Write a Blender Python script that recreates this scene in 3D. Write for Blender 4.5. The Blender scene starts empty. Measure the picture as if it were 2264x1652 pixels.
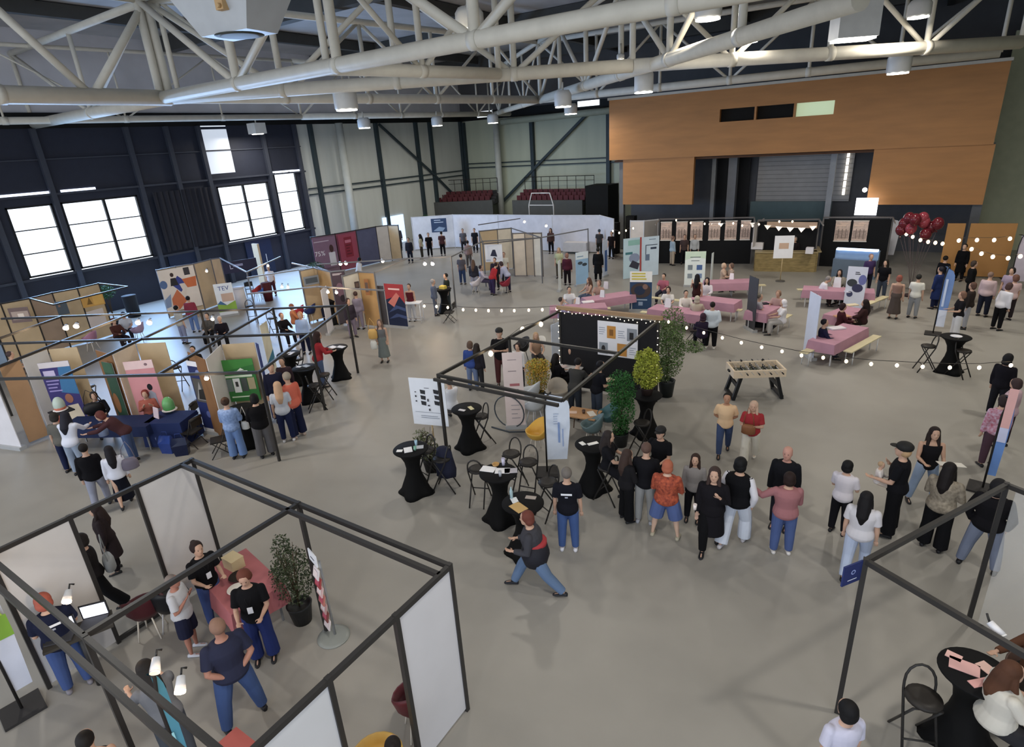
# career fair in a sports hall
WORLD_STRENGTH=1.7
LAMP=135
import bpy, math, random
import numpy as np
from mathutils import Vector, Matrix, Euler
random.seed(7)
SC=bpy.context.scene; COL=SC.collection
# ---------------------------------------------------------------- camera
F=1310.; CX,CY=1132.,826.; CAMH=7.3
def _cam():
    roll=math.atan2(218.,3324.); d=(826-314)*math.cos(roll); pitch=math.atan2(d,F)
    down=np.array([math.sin(roll)*math.cos(pitch),math.cos(roll)*math.cos(pitch),math.sin(pitch)])
    up=-down; v=np.array([928.,-581.,F]); v=v-up*v.dot(up); y=v/np.linalg.norm(v); x=np.cross(y,up)
    return np.array([x,y,up])
RM=_cam()
def ray(px,py): return RM@np.array([px-CX,py-CY,F])
def G(px,py,z=0.):
    """world x, y of a photo pixel lying on the level z"""
    d=ray(px,py); t=(z-CAMH)/d[2]; return (float(d[0]*t),float(d[1]*t))
def G3(px,py,z=0.): x,y=G(px,py,z); return (x,y,z)
def onX(px,py,X):
    d=ray(px,py); t=X/d[0]; return (X,float(d[1]*t),float(d[2]*t)+CAMH)
def onY(px,py,Y):
    d=ray(px,py); t=Y/d[1]; return (float(d[0]*t),Y,float(d[2]*t)+CAMH)
def proj(p):
    c=RM.T@(np.array(p,float)-np.array([0,0,CAMH])); return CX+F*c[0]/c[2],CY+F*c[1]/c[2]
def zat(xy,py):
    """height above the floor point xy that is seen at photo row py"""
    a,b=0.,14.
    for _ in range(40):
        m=(a+b)/2
        if proj((xy[0],xy[1],m))[1]>py: a=m
        else: b=m
    return a
cd=bpy.data.cameras.new('camera'); cd.sensor_width=36; cd.lens=F/2264*36; cd.clip_end=300
co=bpy.data.objects.new('camera',cd); COL.objects.link(co)
m3=Matrix([[RM[i][0],-RM[i][1],-RM[i][2]] for i in range(3)]); co.matrix_world=Matrix.Translation((0,0,CAMH))@m3.to_4x4()
SC.camera=co
# ---------------------------------------------------------------- exposure, daylight
SC.view_settings.view_transform='Standard'; SC.view_settings.look='None'; SC.view_settings.gamma=1
SC.view_settings.use_curve_mapping=False; SC.view_settings.exposure=0.55
w=bpy.data.worlds.new('daylight'); SC.world=w; w.use_nodes=True
bg=w.node_tree.nodes['Background']; bg.inputs[0].default_value=(.80,.88,1,1); bg.inputs[1].default_value=WORLD_STRENGTH
def area(name,loc,size,power,color,target,sizey=None,spread=180):
    l=bpy.data.lights.new(name,'AREA'); l.energy=power; l.color=color; l.shape='RECTANGLE' if sizey else 'DISK'; l.size=size
    if sizey: l.size_y=sizey
    l.spread=math.radians(spread)
    o=bpy.data.objects.new(name,l); COL.objects.link(o); o.location=loc
    o.rotation_euler=(Vector(target)-Vector(loc)).to_track_quat('-Z','Y').to_euler(); return o
area('window_daylight',(-35.3,14.2,4.1),7,1000,(.34,.58,1),(-20,14.2,0),3.2)
area('window_daylight',(-35.3,24.8,4.1),6,900,(.34,.58,1),(-20,24.8,0),3.2)
# ---------------------------------------------------------------- materials
MATS={}
def mat(key,col=None,rough=.6,noise=0,nscale=4.,metal=0,emit=0,alpha=None,trans=0,bump=0,col2=None,stretch=None,spec=.5):
    if key in MATS: return MATS[key]
    m=bpy.data.materials.new(key); m.use_nodes=True; nt=m.node_tree; b=nt.nodes['Principled BSDF']
    c=tuple(col)+(1,) if len(col)==3 else col
    b.inputs['Base Color'].default_value=c; b.inputs['Roughness'].default_value=rough; b.inputs['Metallic'].default_value=metal
    b.inputs['Specular IOR Level'].default_value=spec
    if trans: b.inputs['Transmission Weight'].default_value=trans; b.inputs['IOR'].default_value=1.05
    if alpha is not None: b.inputs['Alpha'].default_value=alpha
    if emit: b.inputs['Emission Color'].default_value=c; b.inputs['Emission Strength'].default_value=emit
    if noise or bump or col2:
        tc=nt.nodes.new('ShaderNodeTexCoord'); mp=nt.nodes.new('ShaderNodeMapping'); n=nt.nodes.new('ShaderNodeTexNoise')
        n.inputs['Scale'].default_value=nscale; n.inputs['Detail'].default_value=5
        if stretch: mp.inputs['Scale'].default_value=stretch
        nt.links.new(tc.outputs['Object'],mp.inputs[0]); nt.links.new(mp.outputs[0],n.inputs[0])
        if noise or col2:
            r=nt.nodes.new('ShaderNodeValToRGB'); e=r.color_ramp.elements
            e[0].position=.3; e[1].position=.7
            if col2: e[0].color=c; e[1].color=tuple(col2)+(1,)
            else:
                e[0].color=tuple(x*(1-noise) for x in c[:3])+(1,); e[1].color=tuple(min(1,x*(1+noise)) for x in c[:3])+(1,)
            nt.links.new(n.outputs[0],r.inputs[0]); nt.links.new(r.outputs[0],b.inputs['Base Color'])
        if bump:
            bp=nt.nodes.new('ShaderNodeBump'); bp.inputs['Strength'].default_value=bump; bp.inputs['Distance'].default_value=.02
            nt.links.new(n.outputs[0],bp.inputs['Height']); nt.links.new(bp.outputs[0],b.inputs['Normal'])
    MATS[key]=m; return m
def C(s,rough=.7,**k):
    """material for an sRGB hex colour; cloth and paint with a faint procedural variation"""
    key='c'+s+('%g'%rough)+''.join('%s%s'%x for x in sorted(k.items()))
    if key in MATS: return MATS[key]
    v=[int(s[i:i+2],16)/255 for i in (0,2,4)]; v=[x/12.92 if x<=.04045 else ((x+.055)/1.055)**2.4 for x in v]; g=sum(v)/3; v=[x*.86+g*.14 for x in v]
    k.setdefault('noise',.06); k.setdefault('nscale',2.5); k.setdefault('spec',.3)
    m=mat(key,v,rough,**k); m.name='paint_'+s; return m
BLACK=C('17171a',.6); BLKM=C('2a2827',.45); WHITE=C('f0f0f2',.5); 
# ---------------------------------------------------------------- mesh builder
def basis(d):
    d=Vector(d).normalized(); a=Vector((0,0,1)) if abs(d.z)<.95 else Vector((1,0,0))
    x=a.cross(d).normalized(); return x,d.cross(x).normalized(),d
class M:
    def __init__(s): s.v=[]; s.f=[]; s.m=[]; s.k=0; s.s=[]; s.sm=True
    def add(s,vs,fs,sm=None):
        n=len(s.v); s.v+= [tuple(p) for p in vs]; s.f+=[tuple(i+n for i in f) for f in fs]
        s.m+=[s.k]*len(fs); s.s+=[s.sm if sm is None else sm]*len(fs); return s
    def box(s,c,d,rz=0,mx=None):
        hx,hy,hz=d[0]/2,d[1]/2,d[2]/2; c=Vector(c)
        r=mx if mx is not None else Matrix.Rotation(rz,3,'Z')
        vs=[c+r@Vector((x*hx,y*hy,z*hz)) for x in(-1,1) for y in(-1,1) for z in(-1,1)]
        return s.add(vs,[(0,1,3,2),(4,6,7,5),(0,4,5,1),(2,3,7,6),(0,2,6,4),(1,5,7,3)],False)
    def bar(s,a,b,w,h=None):
        a=Vector(a); b=Vector(b); x,y,z=basis(b-a); h=h or w
        vs=[p+x*(i*w/2)+y*(j*h/2) for p in(a,b) for i in(-1,1) for j in(-1,1)]
        return s.add(vs,[(0,1,3,2),(4,6,7,5),(0,4,5,1),(2,3,7,6),(0,2,6,4),(1,5,7,3)],False)
    def cyl(s,a,b,r,r2=None,n=10):
        r2=r if r2 is None else r2; a=Vector(a); b=Vector(b); x,y,z=basis(b-a)
        c=[(math.cos(6.28318*i/n),math.sin(6.28318*i/n)) for i in range(n)]
        vs=[a+(x*p+y*q)*r for p,q in c]+[b+(x*p+y*q)*r2 for p,q in c]
        s.add(vs,[(i,(i+1)%n,n+(i+1)%n,n+i) for i in range(n)])
        k=len(s.v)-2*n; s.f+=[tuple(k+i for i in reversed(range(n))),tuple(k+n+i for i in range(n))]; s.m+=[s.k]*2; s.s+=[False]*2; return s
    def tube(s,pts,r,n=6,closed=False):
        pts=[Vector(p) for p in pts]; L=len(pts); rs=r if isinstance(r,(list,tuple)) else [r]*L; vs=[]; px=None
        for i,p in enumerate(pts):
            if closed: d=pts[(i+1)%L]-pts[i-1]
            else: d=pts[min(i+1,L-1)]-pts[max(i-1,0)]
            if px is None: x,y,z=basis(d)
            else:
                z=d.normalized(); x=(px-z*px.dot(z)); x=x.normalized() if x.length>1e-5 else basis(d)[0]; y=z.cross(x)
            px=x; vs+=[p+(x*math.cos(6.28318*j/n)+y*math.sin(6.28318*j/n))*rs[i] for j in range(n)]
        fs=[]
        for i in range(L if closed else L-1):
            k=(i+1)%L
            for j in range(n): fs.append((i*n+j,i*n+(j+1)%n,k*n+(j+1)%n,k*n+j))
        if not closed: fs+=[tuple(reversed(range(n))),tuple((L-1)*n+j for j in range(n))]
        return s.add(vs,fs)
    def loft(s,rings,cap=True,sm=True):
        n=len(rings[0]); vs=[p for r in rings for p in r]; fs=[]
        for i in range(len(rings)-1):
            for j in range(n): fs.append((i*n+j,i*n+(j+1)%n,(i+1)*n+(j+1)%n,(i+1)*n+j))
        if cap: fs+=[tuple(reversed(range(n))),tuple((len(rings)-1)*n+j for j in range(n))]
        return s.add(vs,fs,sm)
    def lathe(s,prof,c=(0,0,0),n=20,mod=None):
        c=Vector(c); rings=[]
        for i,(r,z) in enumerate(prof):
            rings.append([c+Vector((math.cos(a)*r*(mod(i,a) if mod else 1),math.sin(a)*r*(mod(i,a) if mod else 1),z)) for a in [6.28318*j/n for j in range(n)]])
        return s.loft(rings)
    def ell(s,c,r,n=10,m=7,mx=None):
        c=Vector(c); vs=[]; mx=mx or Matrix.Identity(3)
        for i in range(m+1):
            t=math.pi*i/m
            for j in range(n):
                a=6.28318*j/n; vs.append(c+mx@Vector((r[0]*math.sin(t)*math.cos(a),r[1]*math.sin(t)*math.sin(a),-r[2]*math.cos(t))))
        return s.add(vs,[(i*n+j,i*n+(j+1)%n,(i+1)*n+(j+1)%n,(i+1)*n+j) for i in range(m) for j in range(n)])
    def poly(s,pts,th=None):
        """flat polygon given thickness th along its normal"""
        p=[Vector(q) for q in pts]; n=len(p)
        if not th: return s.add(p,[tuple(range(n))],False)
        nn=(p[1]-p[0]).cross(p[2]-p[0]).normalized()*th
        return s.add(p+[q+nn for q in p],[tuple(reversed(range(n))),tuple(range(n,2*n))]+[(i,(i+1)%n,n+(i+1)%n,n+i) for i in range(n)],False)
    def build(s,name,mats,parent=None,label=None,smooth=True):
        me=bpy.data.meshes.new(name); me.from_pydata(s.v,[],s.f)
        if not isinstance(mats,(list,tuple)): mats=[mats]
        for m in mats: me.materials.append(m)
        me.polygons.foreach_set('material_index',s.m); me.polygons.foreach_set('use_smooth',s.s); me.update()
        o=bpy.data.objects.new(name,me); COL.objects.link(o)
        if parent is not None: o.parent=parent
        if label: o['label']=label
        return o
def tag(o,label,cat,group=None,kind=None):
    o['label']=label; o['category']=cat
    if group: o['group']=group
    if kind: o['kind']=kind
    return o
def struct(o,label=None):
    o['kind']='structure'
    if label: o['label']=label
    return o
def thing(name,label,cat,loc=(0,0,0),rz=0,group=None):
    o=bpy.data.objects.new(name,None); o.empty_display_size=.2; COL.objects.link(o); o.location=loc if len(loc)==3 else (*loc,0); o.rotation_euler=(0,0,rz)
    return tag(o,label,cat,group)
def dup(root,loc,rz=None,label=None,group=None,scale=None):
    r=root.copy(); COL.objects.link(r); r.location=loc if len(loc)==3 else (*loc,0)
    if rz is not None: r.rotation_euler=(0,0,rz)
    if label: r['label']=label
    if group: r['group']=group
    if scale: r.scale=scale
    for ch in [c for c in KIDS.get(root.name,[])]:
        c=ch.copy(); COL.objects.link(c); c.parent=r
        for g in KIDS.get(ch.name,[]):
            d=g.copy(); COL.objects.link(d); d.parent=c
    return r
KIDS={}
def note(root):
    """remember a finished thing's parts so that it can be copied"""
    for o in COL.objects:
        if o.parent is not None and (o.parent==root or o.parent.parent==root): KIDS.setdefault(o.parent.name,[]).append(o)
    return root
_TC={}
def textgeo(t,size,align='CENTER'):
    if t not in _TC:
        cu=bpy.data.curves.new('t','FONT'); cu.body=t; cu.size=1; cu.align_x='CENTER'; cu.align_y='CENTER'; cu.resolution_u=2; o=bpy.data.objects.new('t',cu); COL.objects.link(o)
        me=bpy.data.meshes.new_from_object(o.evaluated_get(bpy.context.evaluated_depsgraph_get()))
        _TC[t]=([v.co.copy() for v in me.vertices],[tuple(p.vertices) for p in me.polygons]); bpy.data.objects.remove(o); bpy.data.curves.remove(cu); bpy.data.meshes.remove(me)
    v,f=_TC[t]; return [(p.x*size,p.y*size) for p in v],f
def face_art(mb,mats,origin,ux,uz,w,h,items,start=.004):
    """printed layers on the face spanned by ux (right) and uz (up); coordinates 0..1"""
    origin=Vector(origin); ux=Vector(ux).normalized(); uz=Vector(uz).normalized(); nn=ux.cross(uz).normalized()
    def P(x,y,l): return origin+ux*(x*w)+uz*(y*h)+nn*l
    for i,it in enumerate(items):
        l=start+i*.0012; kind=it[0]; c=C(it[-1],.55,noise=.05) if isinstance(it[-1],str) else it[-1]
        if c not in mats: mats.append(c)
        mb.k=mats.index(c)
        if kind=='r': x0,y0,x1,y1=it[1:5]; mb.add([P(x0,y0,l),P(x1,y0,l),P(x1,y1,l),P(x0,y1,l)],[(0,1,2,3)],False)
        elif kind=='e': x,y,rx,ry=it[1:5]; mb.add([P(x+rx*math.cos(a*.3927),y+ry*math.sin(a*.3927),l) for a in range(16)],[tuple(range(16))],False)
        elif kind=='p': mb.add([P(x,y,l) for x,y in it[1]],[tuple(range(len(it[1])))],False)
        elif kind=='l':   # text-like lines
            x0,y0,x1,n,dy,th=it[1:7]
            for j in range(n):
                xe=x1-(x1-x0)*random.choice((0,.05,.12,.3)) ; y=y0-j*dy; mb.add([P(x0,y,l),P(xe,y,l),P(xe,y+th,l),P(x0,y+th,l)],[(0,1,2,3)],False)
        elif kind=='t':
            tx,x,y,sz=it[1:5]; vs,fs=textgeo(tx,sz)
            mb.add([P(x,y,l)+ux*a+uz*b for a,b in vs],fs,False)
    mb.k=0
# ================================================================ the hall
XW=-36.; YB=47.; ZW=9.3
floor_m=mat('polished_concrete',(.292,.278,.252),.42,noise=.13,nscale=.35,spec=.35)
struct(M().box((-14,17,-.1),(60,74,.2)).build('floor',floor_m),'grey-beige polished concrete hall floor')
clad=mat('pale_cladding',(.50,.53,.50),.6,noise=.06,nscale=1.5,stretch=(1,1,.1))
steel=C('2c3a40',.5); darkg=C('34383f',.6); navy=C('272c3c',.6); offw=C('cbc6b8',.55)
# left wall: glazed part (y<28.5) and clad part
fr=M()
y0,y1=-14.,28.6
for a,b,z0,z1 in [(y0,y1,0,2.45),(y0,y1,6.45,9.3)]: fr.box((XW,(a+b)/2,(z0+z1)/2),(.12,b-a,z1-z0))
wins=[(11.1,13.05),(13.42,17.15),(21.88,25.5),(26.05,27.85)]
prev=y0
for a,b in wins+[(y1,y1)]:
    fr.box((XW,(prev+a)/2,4.45),(.12,a-prev,4.0)); prev=b
for a,b in wins[:3]: fr.box((XW,(a+b)/2,6.15),(.12,b-a,.6))
struct(fr.build('wall_left',navy),'dark navy lower and upper panels of the glazed left wall')
struct(M().box((XW,(y1+YB)/2,ZW/2),(.14,YB-y1,ZW)).build('wall_left',clad),'pale clad end of the left wall')
struct(M().box((XW,(y0+YB)/2,9.65),(.2,YB-y0,.7)).box((-10,YB,9.65),(52,.2,.7)).build('trim_1',C('0f1113',.6)),'dark clerestory band above the walls')
up=mat('grey_roof_panel',(.62,.62,.66),.6,noise=.12,nscale=.5)
struct(M().box((XW-.05,(y0+YB)/2,11.8),(.1,YB-y0,3.6)).build('wall_left',up),'grey upper panels under the roof, window side')
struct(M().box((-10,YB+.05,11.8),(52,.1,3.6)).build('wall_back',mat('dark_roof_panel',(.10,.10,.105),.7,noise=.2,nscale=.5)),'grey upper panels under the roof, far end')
struct(M().box((-26,YB,ZW/2),(20.4,.14,ZW)).build('wall_back',mat('green_grey_cladding',(.43,.47,.37),.6,noise=.08,nscale=1.2,stretch=(1,1,.1))),'pale green-grey clad back wall')
struct(M().box((-2,YB,ZW/2),(28,.14,ZW)).build('wall_back',C('25272b',.7)),'dark back wall behind the stage')
# roof
struct(M().box((-13,17,13.7),(50,66,.2)).build('ceiling',mat('roof_deck',(.42,.41,.41),.7,noise=.15,nscale=.6)),'dark corrugated roof deck')
for i,(x0_,x1_,yy,zz) in enumerate([(-36,10,20,13.2),(-36,10,31,13.2),(-36,10,9,13.2),(-36,10,42,13.2)]):
    struct(M().box(((x0_+x1_)/2,yy,zz),(x1_-x0_,.5,.75)).build('trim_%d'%(i+2),C('4a4a48',.6)),'grey purlin beam under the roof deck')
for i,xx in enumerate([-30,-20,-10,0]):
    struct(M().box((xx,16,13.3),(.35,62,.5)).build('trim_%d'%(i+8),C('4a4a48',.6)),'grey roof beam running towards the back wall')
struct(M().box((9,25,7),(.2,50,14)).build('wall_right',C('6c705c',.7)),'dull green-grey right wall'); struct(M().box((6,43,5.5),(6,.2,11)).build('wall_right',C('b4b898',.7)),'pale green wall beyond the right end of the timber facade')
# windows
glass=mat('window_glass',(.9,.95,1),.02,trans=1,alpha=.25,spec=.3)
muntin=C('15181d',.5)
for i,(a,b) in enumerate(wins):
    zt=6.35 if i==3 else 5.85; zb=2.5
    wm=M(); wm.box((XW,a+.04,(zb+zt)/2),(.16,.08,zt-zb)).box((XW,b-.04,(zb+zt)/2),(.16,.08,zt-zb)).box((XW,(a+b)/2,zb+.04),(.16,b-a,.08)).box((XW,(a+b)/2,zt-.04),(.16,b-a,.08))
    for k in (1,2): wm.box((XW,(a+b)/2,zb+(zt-zb)*k/3),(.1,b-a,.05))
    nm=0 if b-a<2.5 else 1
    for k in range(nm): wm.box((XW,(a+b)/2+(.15 if i==1 else 0),(zb+zt)/2),(.14,.12,zt-zb))
    wo=struct(wm.build('window_%d'%(i+1),muntin),'tall industrial window with dark glazing bars')
    M().box((XW,(a+b)/2,(zb+zt)/2),(.02,b-a-.1,zt-zb-.1)).build('pane',glass,wo)
# narrow clerestory lights over the windows
g2=mat('frosted_daylight_panel',(.75,.82,1),.3,emit=1.6)
for i,(a,b) in enumerate([(10.2,13.1),(13.6,15.2),(26.2,27.2),(27.4,28.4)]):
    struct(M().box((XW+.08,(a+b)/2,6.38),(.05,b-a,.12)).build('window_%d'%(i+5),g2),'narrow daylight slot above the window')
for k,(z0,z1,e) in enumerate([(6.6,7.9,.42),(7.95,9.1,.5),(9.25,9.75,.9)]):
    struct(M().box((XW+.07,22.4,(z0+z1)/2),(.04,1.9,z1-z0)).build('window_%d'%(k+9),mat('frosted_pane_%d'%k,(.6,.66,.75),.3,emit=e)),'frosted pane in the tall lit strip of the left wall')
struct(M().box((-33.2,YB-.12,9.75),(1.6,.05,.5)).build('window_12',mat('clerestory_a',(.8,.86,.9),.3,emit=.8)),'lit clerestory pane in the back corner')
struct(M().box((-23,YB-.12,9.8),(1.9,.05,.4)).build('window_13',mat('clerestory_b',(.8,.86,.9),.3,emit=1.3)),'bright clerestory pane near the timber facade')
# posts and rails on the left wall
pm=M()
for y in (10.6,13.2,17.45,19.6,21.5,25.75,28.3): pm.box((XW+.16,y,4.65),(.22,.24,9.3))
pm.box((XW+.16,(y0+y1)/2,6.28),(.15,y1-y0,.1)).box((XW+.14,(y0+y1)/2,2.4),(.12,y1-y0,.12)).box((XW+.12,(y0+y1)/2,7.9),(.08,y1-y0,.06))
tag(pm.build('wall_framing',C('3a3f4c',.5)),'dark steel mullions and rails on the glazed left wall','steelwork')
pm=M()
for y in (29.6,35.9,40.5,42.3,46.6): pm.bar((XW+.2,y,0),(XW+.2,y,9.3),.28)
for a,b in (((36.2,9.2),(42.2,5.)),((42.2,5.),(44.5,3.2))): pm.bar((XW+.3,a[0],a[1]),(XW+.3,b[0],b[1]),.16)
for z in (4.7,5.1): pm.bar((XW+.2,y1,z),(XW+.2,YB,z),.09)
tag(pm.build('wall_framing',steel),'dark green-grey posts and brace on the clad left wall','steelwork')
pm=M()
for x in (-35.6,-28.3,-21.2): pm.bar((x,YB-.25,0),(x,YB-.25,9.2),.32)
for a,b in (((-23.,9.),(-27.8,5.3)),((-27.8,5.3),(-32,2.))): pm.bar((a[0],YB-.4,a[1]),(b[0],YB-.4,b[1]),.2)
for z in (5.3,5.65): pm.bar((-36,YB-.25,z),(-16,YB-.25,z),.09)
tag(pm.build('wall_framing',steel),'dark posts, rails and long diagonal brace on the back wall','steelwork')
tag(M().cyl((-30.9,YB-.9,8.95),(-17,YB-.9,9.15),.25,n=14).bar((-29,YB-.9,8.98),(-29,YB-.05,8.98),.08).bar((-24,YB-.9,9.05),(-24,YB-.05,9.05),.08).bar((-19,YB-.9,9.12),(-19,YB-.05,9.12),.08).build('duct',C('a9b09c',.5)),'thick pale green pipe along the top of the back wall','duct')
for i,(x,y,h,la) in enumerate([(-35.1,31.6,9.3,'round pale column in front of the clad left wall'),(-31.6,46.2,9.2,'round pale column in the far back corner')]):
    tag(M().cyl((x,y,0),(x,y,h),.3,.27,16).build('column',C('b5bab4',.5)),la,'column')
# dark curtain between the windows
cm=M(); rings=[]
N=60; pts=[(XW+.28+.05*math.sin(i*1.1)+.03*math.sin(i*2.3),17.9+3.5*i/N) for i in range(N+1)]
vs=[(x,y,z) for z in (2.6,5.9) for x,y in pts]; fs=[(i,i+1,N+2+i,N+1+i) for i in range(N)]
cm.add(vs,fs,True); cm.add([(x-.03,y,z) for x,y,z in vs],[tuple(reversed(f)) for f in fs],True)
tag(cm.build('curtain',C('24252f',.8)),'dark drawn curtain between the two window groups','curtain')
for i,(py_,pz) in enumerate([(19.2,1.2),(24.2,1.4)]):
    d=struct(M().box((XW+.12,py_-.4,1.2),(.1,1.9,2.3)).build('door_%d'%(i+1),C('1e2c48',.35)),'dark blue glazed door in the left wall')
    M().box((XW+.18,py_,1.1),(.03,.03,.5)).build('handle',WHITE,d)
d=struct(M().box(onX(873,512,XW+.14),(.08,2.4,2.5)).build('door_3',mat('daylight_doorway',(.55,.72,1),.3,emit=.9)),'open doorway with daylight behind')
# ---------------------------------------------------------------- timber facade, stage side
YF=38.; wood=mat('orange_timber_panel',(.43,.192,.055),.55,noise=.10,nscale=1.0,stretch=(.5,.5,3))
fm=M(); Z0,Z1=5.8,9.35
holes=[]
for (pa,pb) in [((1594,245),(1668,268)),((1675,236),(1754,262)),((1762,227),(1843,257))]:
    a=onY(*pa,YF); b=onY(*pb,YF); holes.append((a[0],b[0]))
zb=onY(1680,264,YF)[2]; zt=onY(1680,235,YF)[2]; 
fm.box((-7.2,YF,(Z0+zb)/2),(19.8,.4,zb-Z0)).box((-7.2,YF,(Z1+zt)/2),(19.8,.4,Z1-zt))
xs=[-17.1]+[v for h in holes for v in h]+[2.7]
for i in range(0,len(xs),2): fm.box(((xs[i]+xs[i+1])/2,YF,(zb+zt)/2),(xs[i+1]-xs[i],.4,zt-zb))
struct(fm.build('wall_stage',wood),'upper orange timber facade band')
for i,h in enumerate(holes):
    struct(M().box(((h[0]+h[1])/2,YF+.12,(zb+zt)/2),(h[1]-h[0],.04,zt-zb)).build('window_%d'%(14+i),mat('lit_green_pane',(.50,.62,.40),.3,emit=.38) if i==2 else C('15130f',.85)),['leftmost dark slot window in the timber facade','middle dark slot window in the timber facade','lit greenish slot window in the timber facade'][i])
struct(M().box((-7.2,YF-.1,9.42),(19.9,.5,.14)).build('trim_13',offw),'pale rail capping the timber facade')
struct(M().box((-13.9,YF+.1,4.4),(4.6,.3,2.8)).build('wall_stage',wood),'lower left orange timber panel')
struct(M().box((.3,YF+.1,4.4),(5.,.3,2.8)).build('wall_stage',wood),'lower right orange timber panel')
struct(M().box((-7.2,YF+.6,5.7),(19.4,.8,.12)).build('trim_14',C('5a3a22')),'soffit beneath the timber band')
struct(M().box((-7.2,YF+3.4,4.),(19.6,.15,8)).build('wall_stage',C('4d5058',.7)),'grey wall behind the stage opening')
# shutter, columns and black gaps in the opening
sm=M(); sm.box((-5.9,YF+3.1,4.35),(5.2,.12,3.0)); sm.k=1
for k in range(12): sm.box((-5.9,YF+3.02,2.95+k*.25),(5.2,.03,.03))
struct(sm.build('door_4',[C('8f8d8c',.4),C('777674',.5)]),'grey roller shutter in the stage opening')
tag(M().box((-6.4,YF+2.6,2.2),(4.6,.1,1.4)).build('screen_wall',C('43575a',.4)),'dull teal screen below the roller shutter','screen')
for px,la in ((1600,'dark gap left of the shutter'),(1640,'black drape beside the shutter')):
    x,y,z=onY(px,410,YF+2.9); tag(M().box((x,y,2.95),(.9,.1,5.9)).build('stage_black_sheet',C('111216')),'black sheet in the stage opening, '+('left one standing in for the dark gap beside the pillar' if px<1610 else 'right one a drape against the shutter edge'),'drape')  # left sheet paints the darkness of a gap; no drape hangs there
for px,w_,c_,la in [(1578,.24,'77797b','steel pillar left of the stage opening'),(1620,.5,'6b6d72','grey duct between the black sheets'),(1838,.3,'8f9296','pale steel pillar over the roller shutter'),(1376,.3,'6f6f6e','slim pillar at the left foot of the timber facade'),(2172,.4,'57595c','dark steel column at the right end of the facade')]:
    x,y,z=onY(px,400,YF+(.4 if px in(1376,2172) else 2.)); tag(M().box((x,y,2.95),(w_,w_,5.8)).build('pillar',C(c_,.4)),la,'pillar')
x,y,z=onY(1871,380,YF+2.9); lm=M()
for k in range(6): lm.box((x,y,3.4+k*.42),(.14,.06,.36))
tag(lm.build('light_column',mat('light_column',(1,.93,.8),.3,emit=1.4)),'tall ladder of small lit panes right of the shutter','light')
a=onY(1894,438,YF-.6); b=onY(1937,476,YF-.6); c_=thing('projection_screen','bright white screen glowing above the right stall','screen',((a[0]+b[0])/2,YF-.6,0))
M().box((0,0,(a[2]+b[2])/2),(b[0]-a[0],.06,a[2]-b[2])).build('lit_face',mat('screen_light',(.93,.93,1),.3,emit=2.2),c_); M().box((0,.06,b[2]/2),(.08,.06,b[2])).build('stand',BLKM,c_)
x,y,z=onY(1912,420,YF-.3); gl=thing('wall_lamp','small round lamp glowing above the bright white screen','lamp',(x,y,z))
M().ell((0,0,0),(.12,.12,.12)).build('globe',mat('lamp_glow',(1,.97,.9),.3,emit=4),gl); M().cyl((0,0,0),(0,.5,0),.03).build('bracket',BLKM,gl)
# ---------------------------------------------------------------- bleachers
def bleacher(loc,w,label,rows=5,rz=0):
    t=thing('bleacher',label,'bleacher',loc,rz)
    M().box((0,.4,1.35),(w,.2,2.7)).build('front_panel',C('4a4c4a',.6),t)
    st=M()
    for k in range(rows): st.box((0,.9+k*.55,2.3+k*.2/2+.1),(w,.55,.2+k*.2))
    st.build('tier',C('35353a',.7),t)
    for k in range(3):
        s_=M()
        for i in range(int(w/.5)): 
            x=-w/2+.3+i*.5; s_.box((x,.75+k*.55,2.62+k*.2),(.42,.38,.08)).box((x,.97+k*.55,2.84+k*.2),(.42,.07,.38))
        s_.build('seat_row',C('541a20',.6),t)
    r=M(); r.tube([(-w/2,2.5,4.4),(w/2,2.5,4.4)],.03); r.tube([(-w/2,2.5,4.05),(w/2,2.5,4.05)],.02)
    for i in range(9): r.tube([(-w/2+w*i/8,2.5,3.2),(-w/2+w*i/8,2.5,4.4)],.025)
    r.build('guard_rail',BLKM,t); return t
bleacher((-33.3,42.6),5.4,'retracted bleacher with dark red seats in the far left corner',rz=.35)
bleacher((-25.3,43.2),6.6,'retracted bleacher with dark red seats in front of the diagonal brace')
tag(M().box((-20.6,44.2,1.9),(1.9,2.,3.8)).build('equipment_case',C('0b0c0b',.8)),'big black box at the right end of the bleacher','case')
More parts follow.
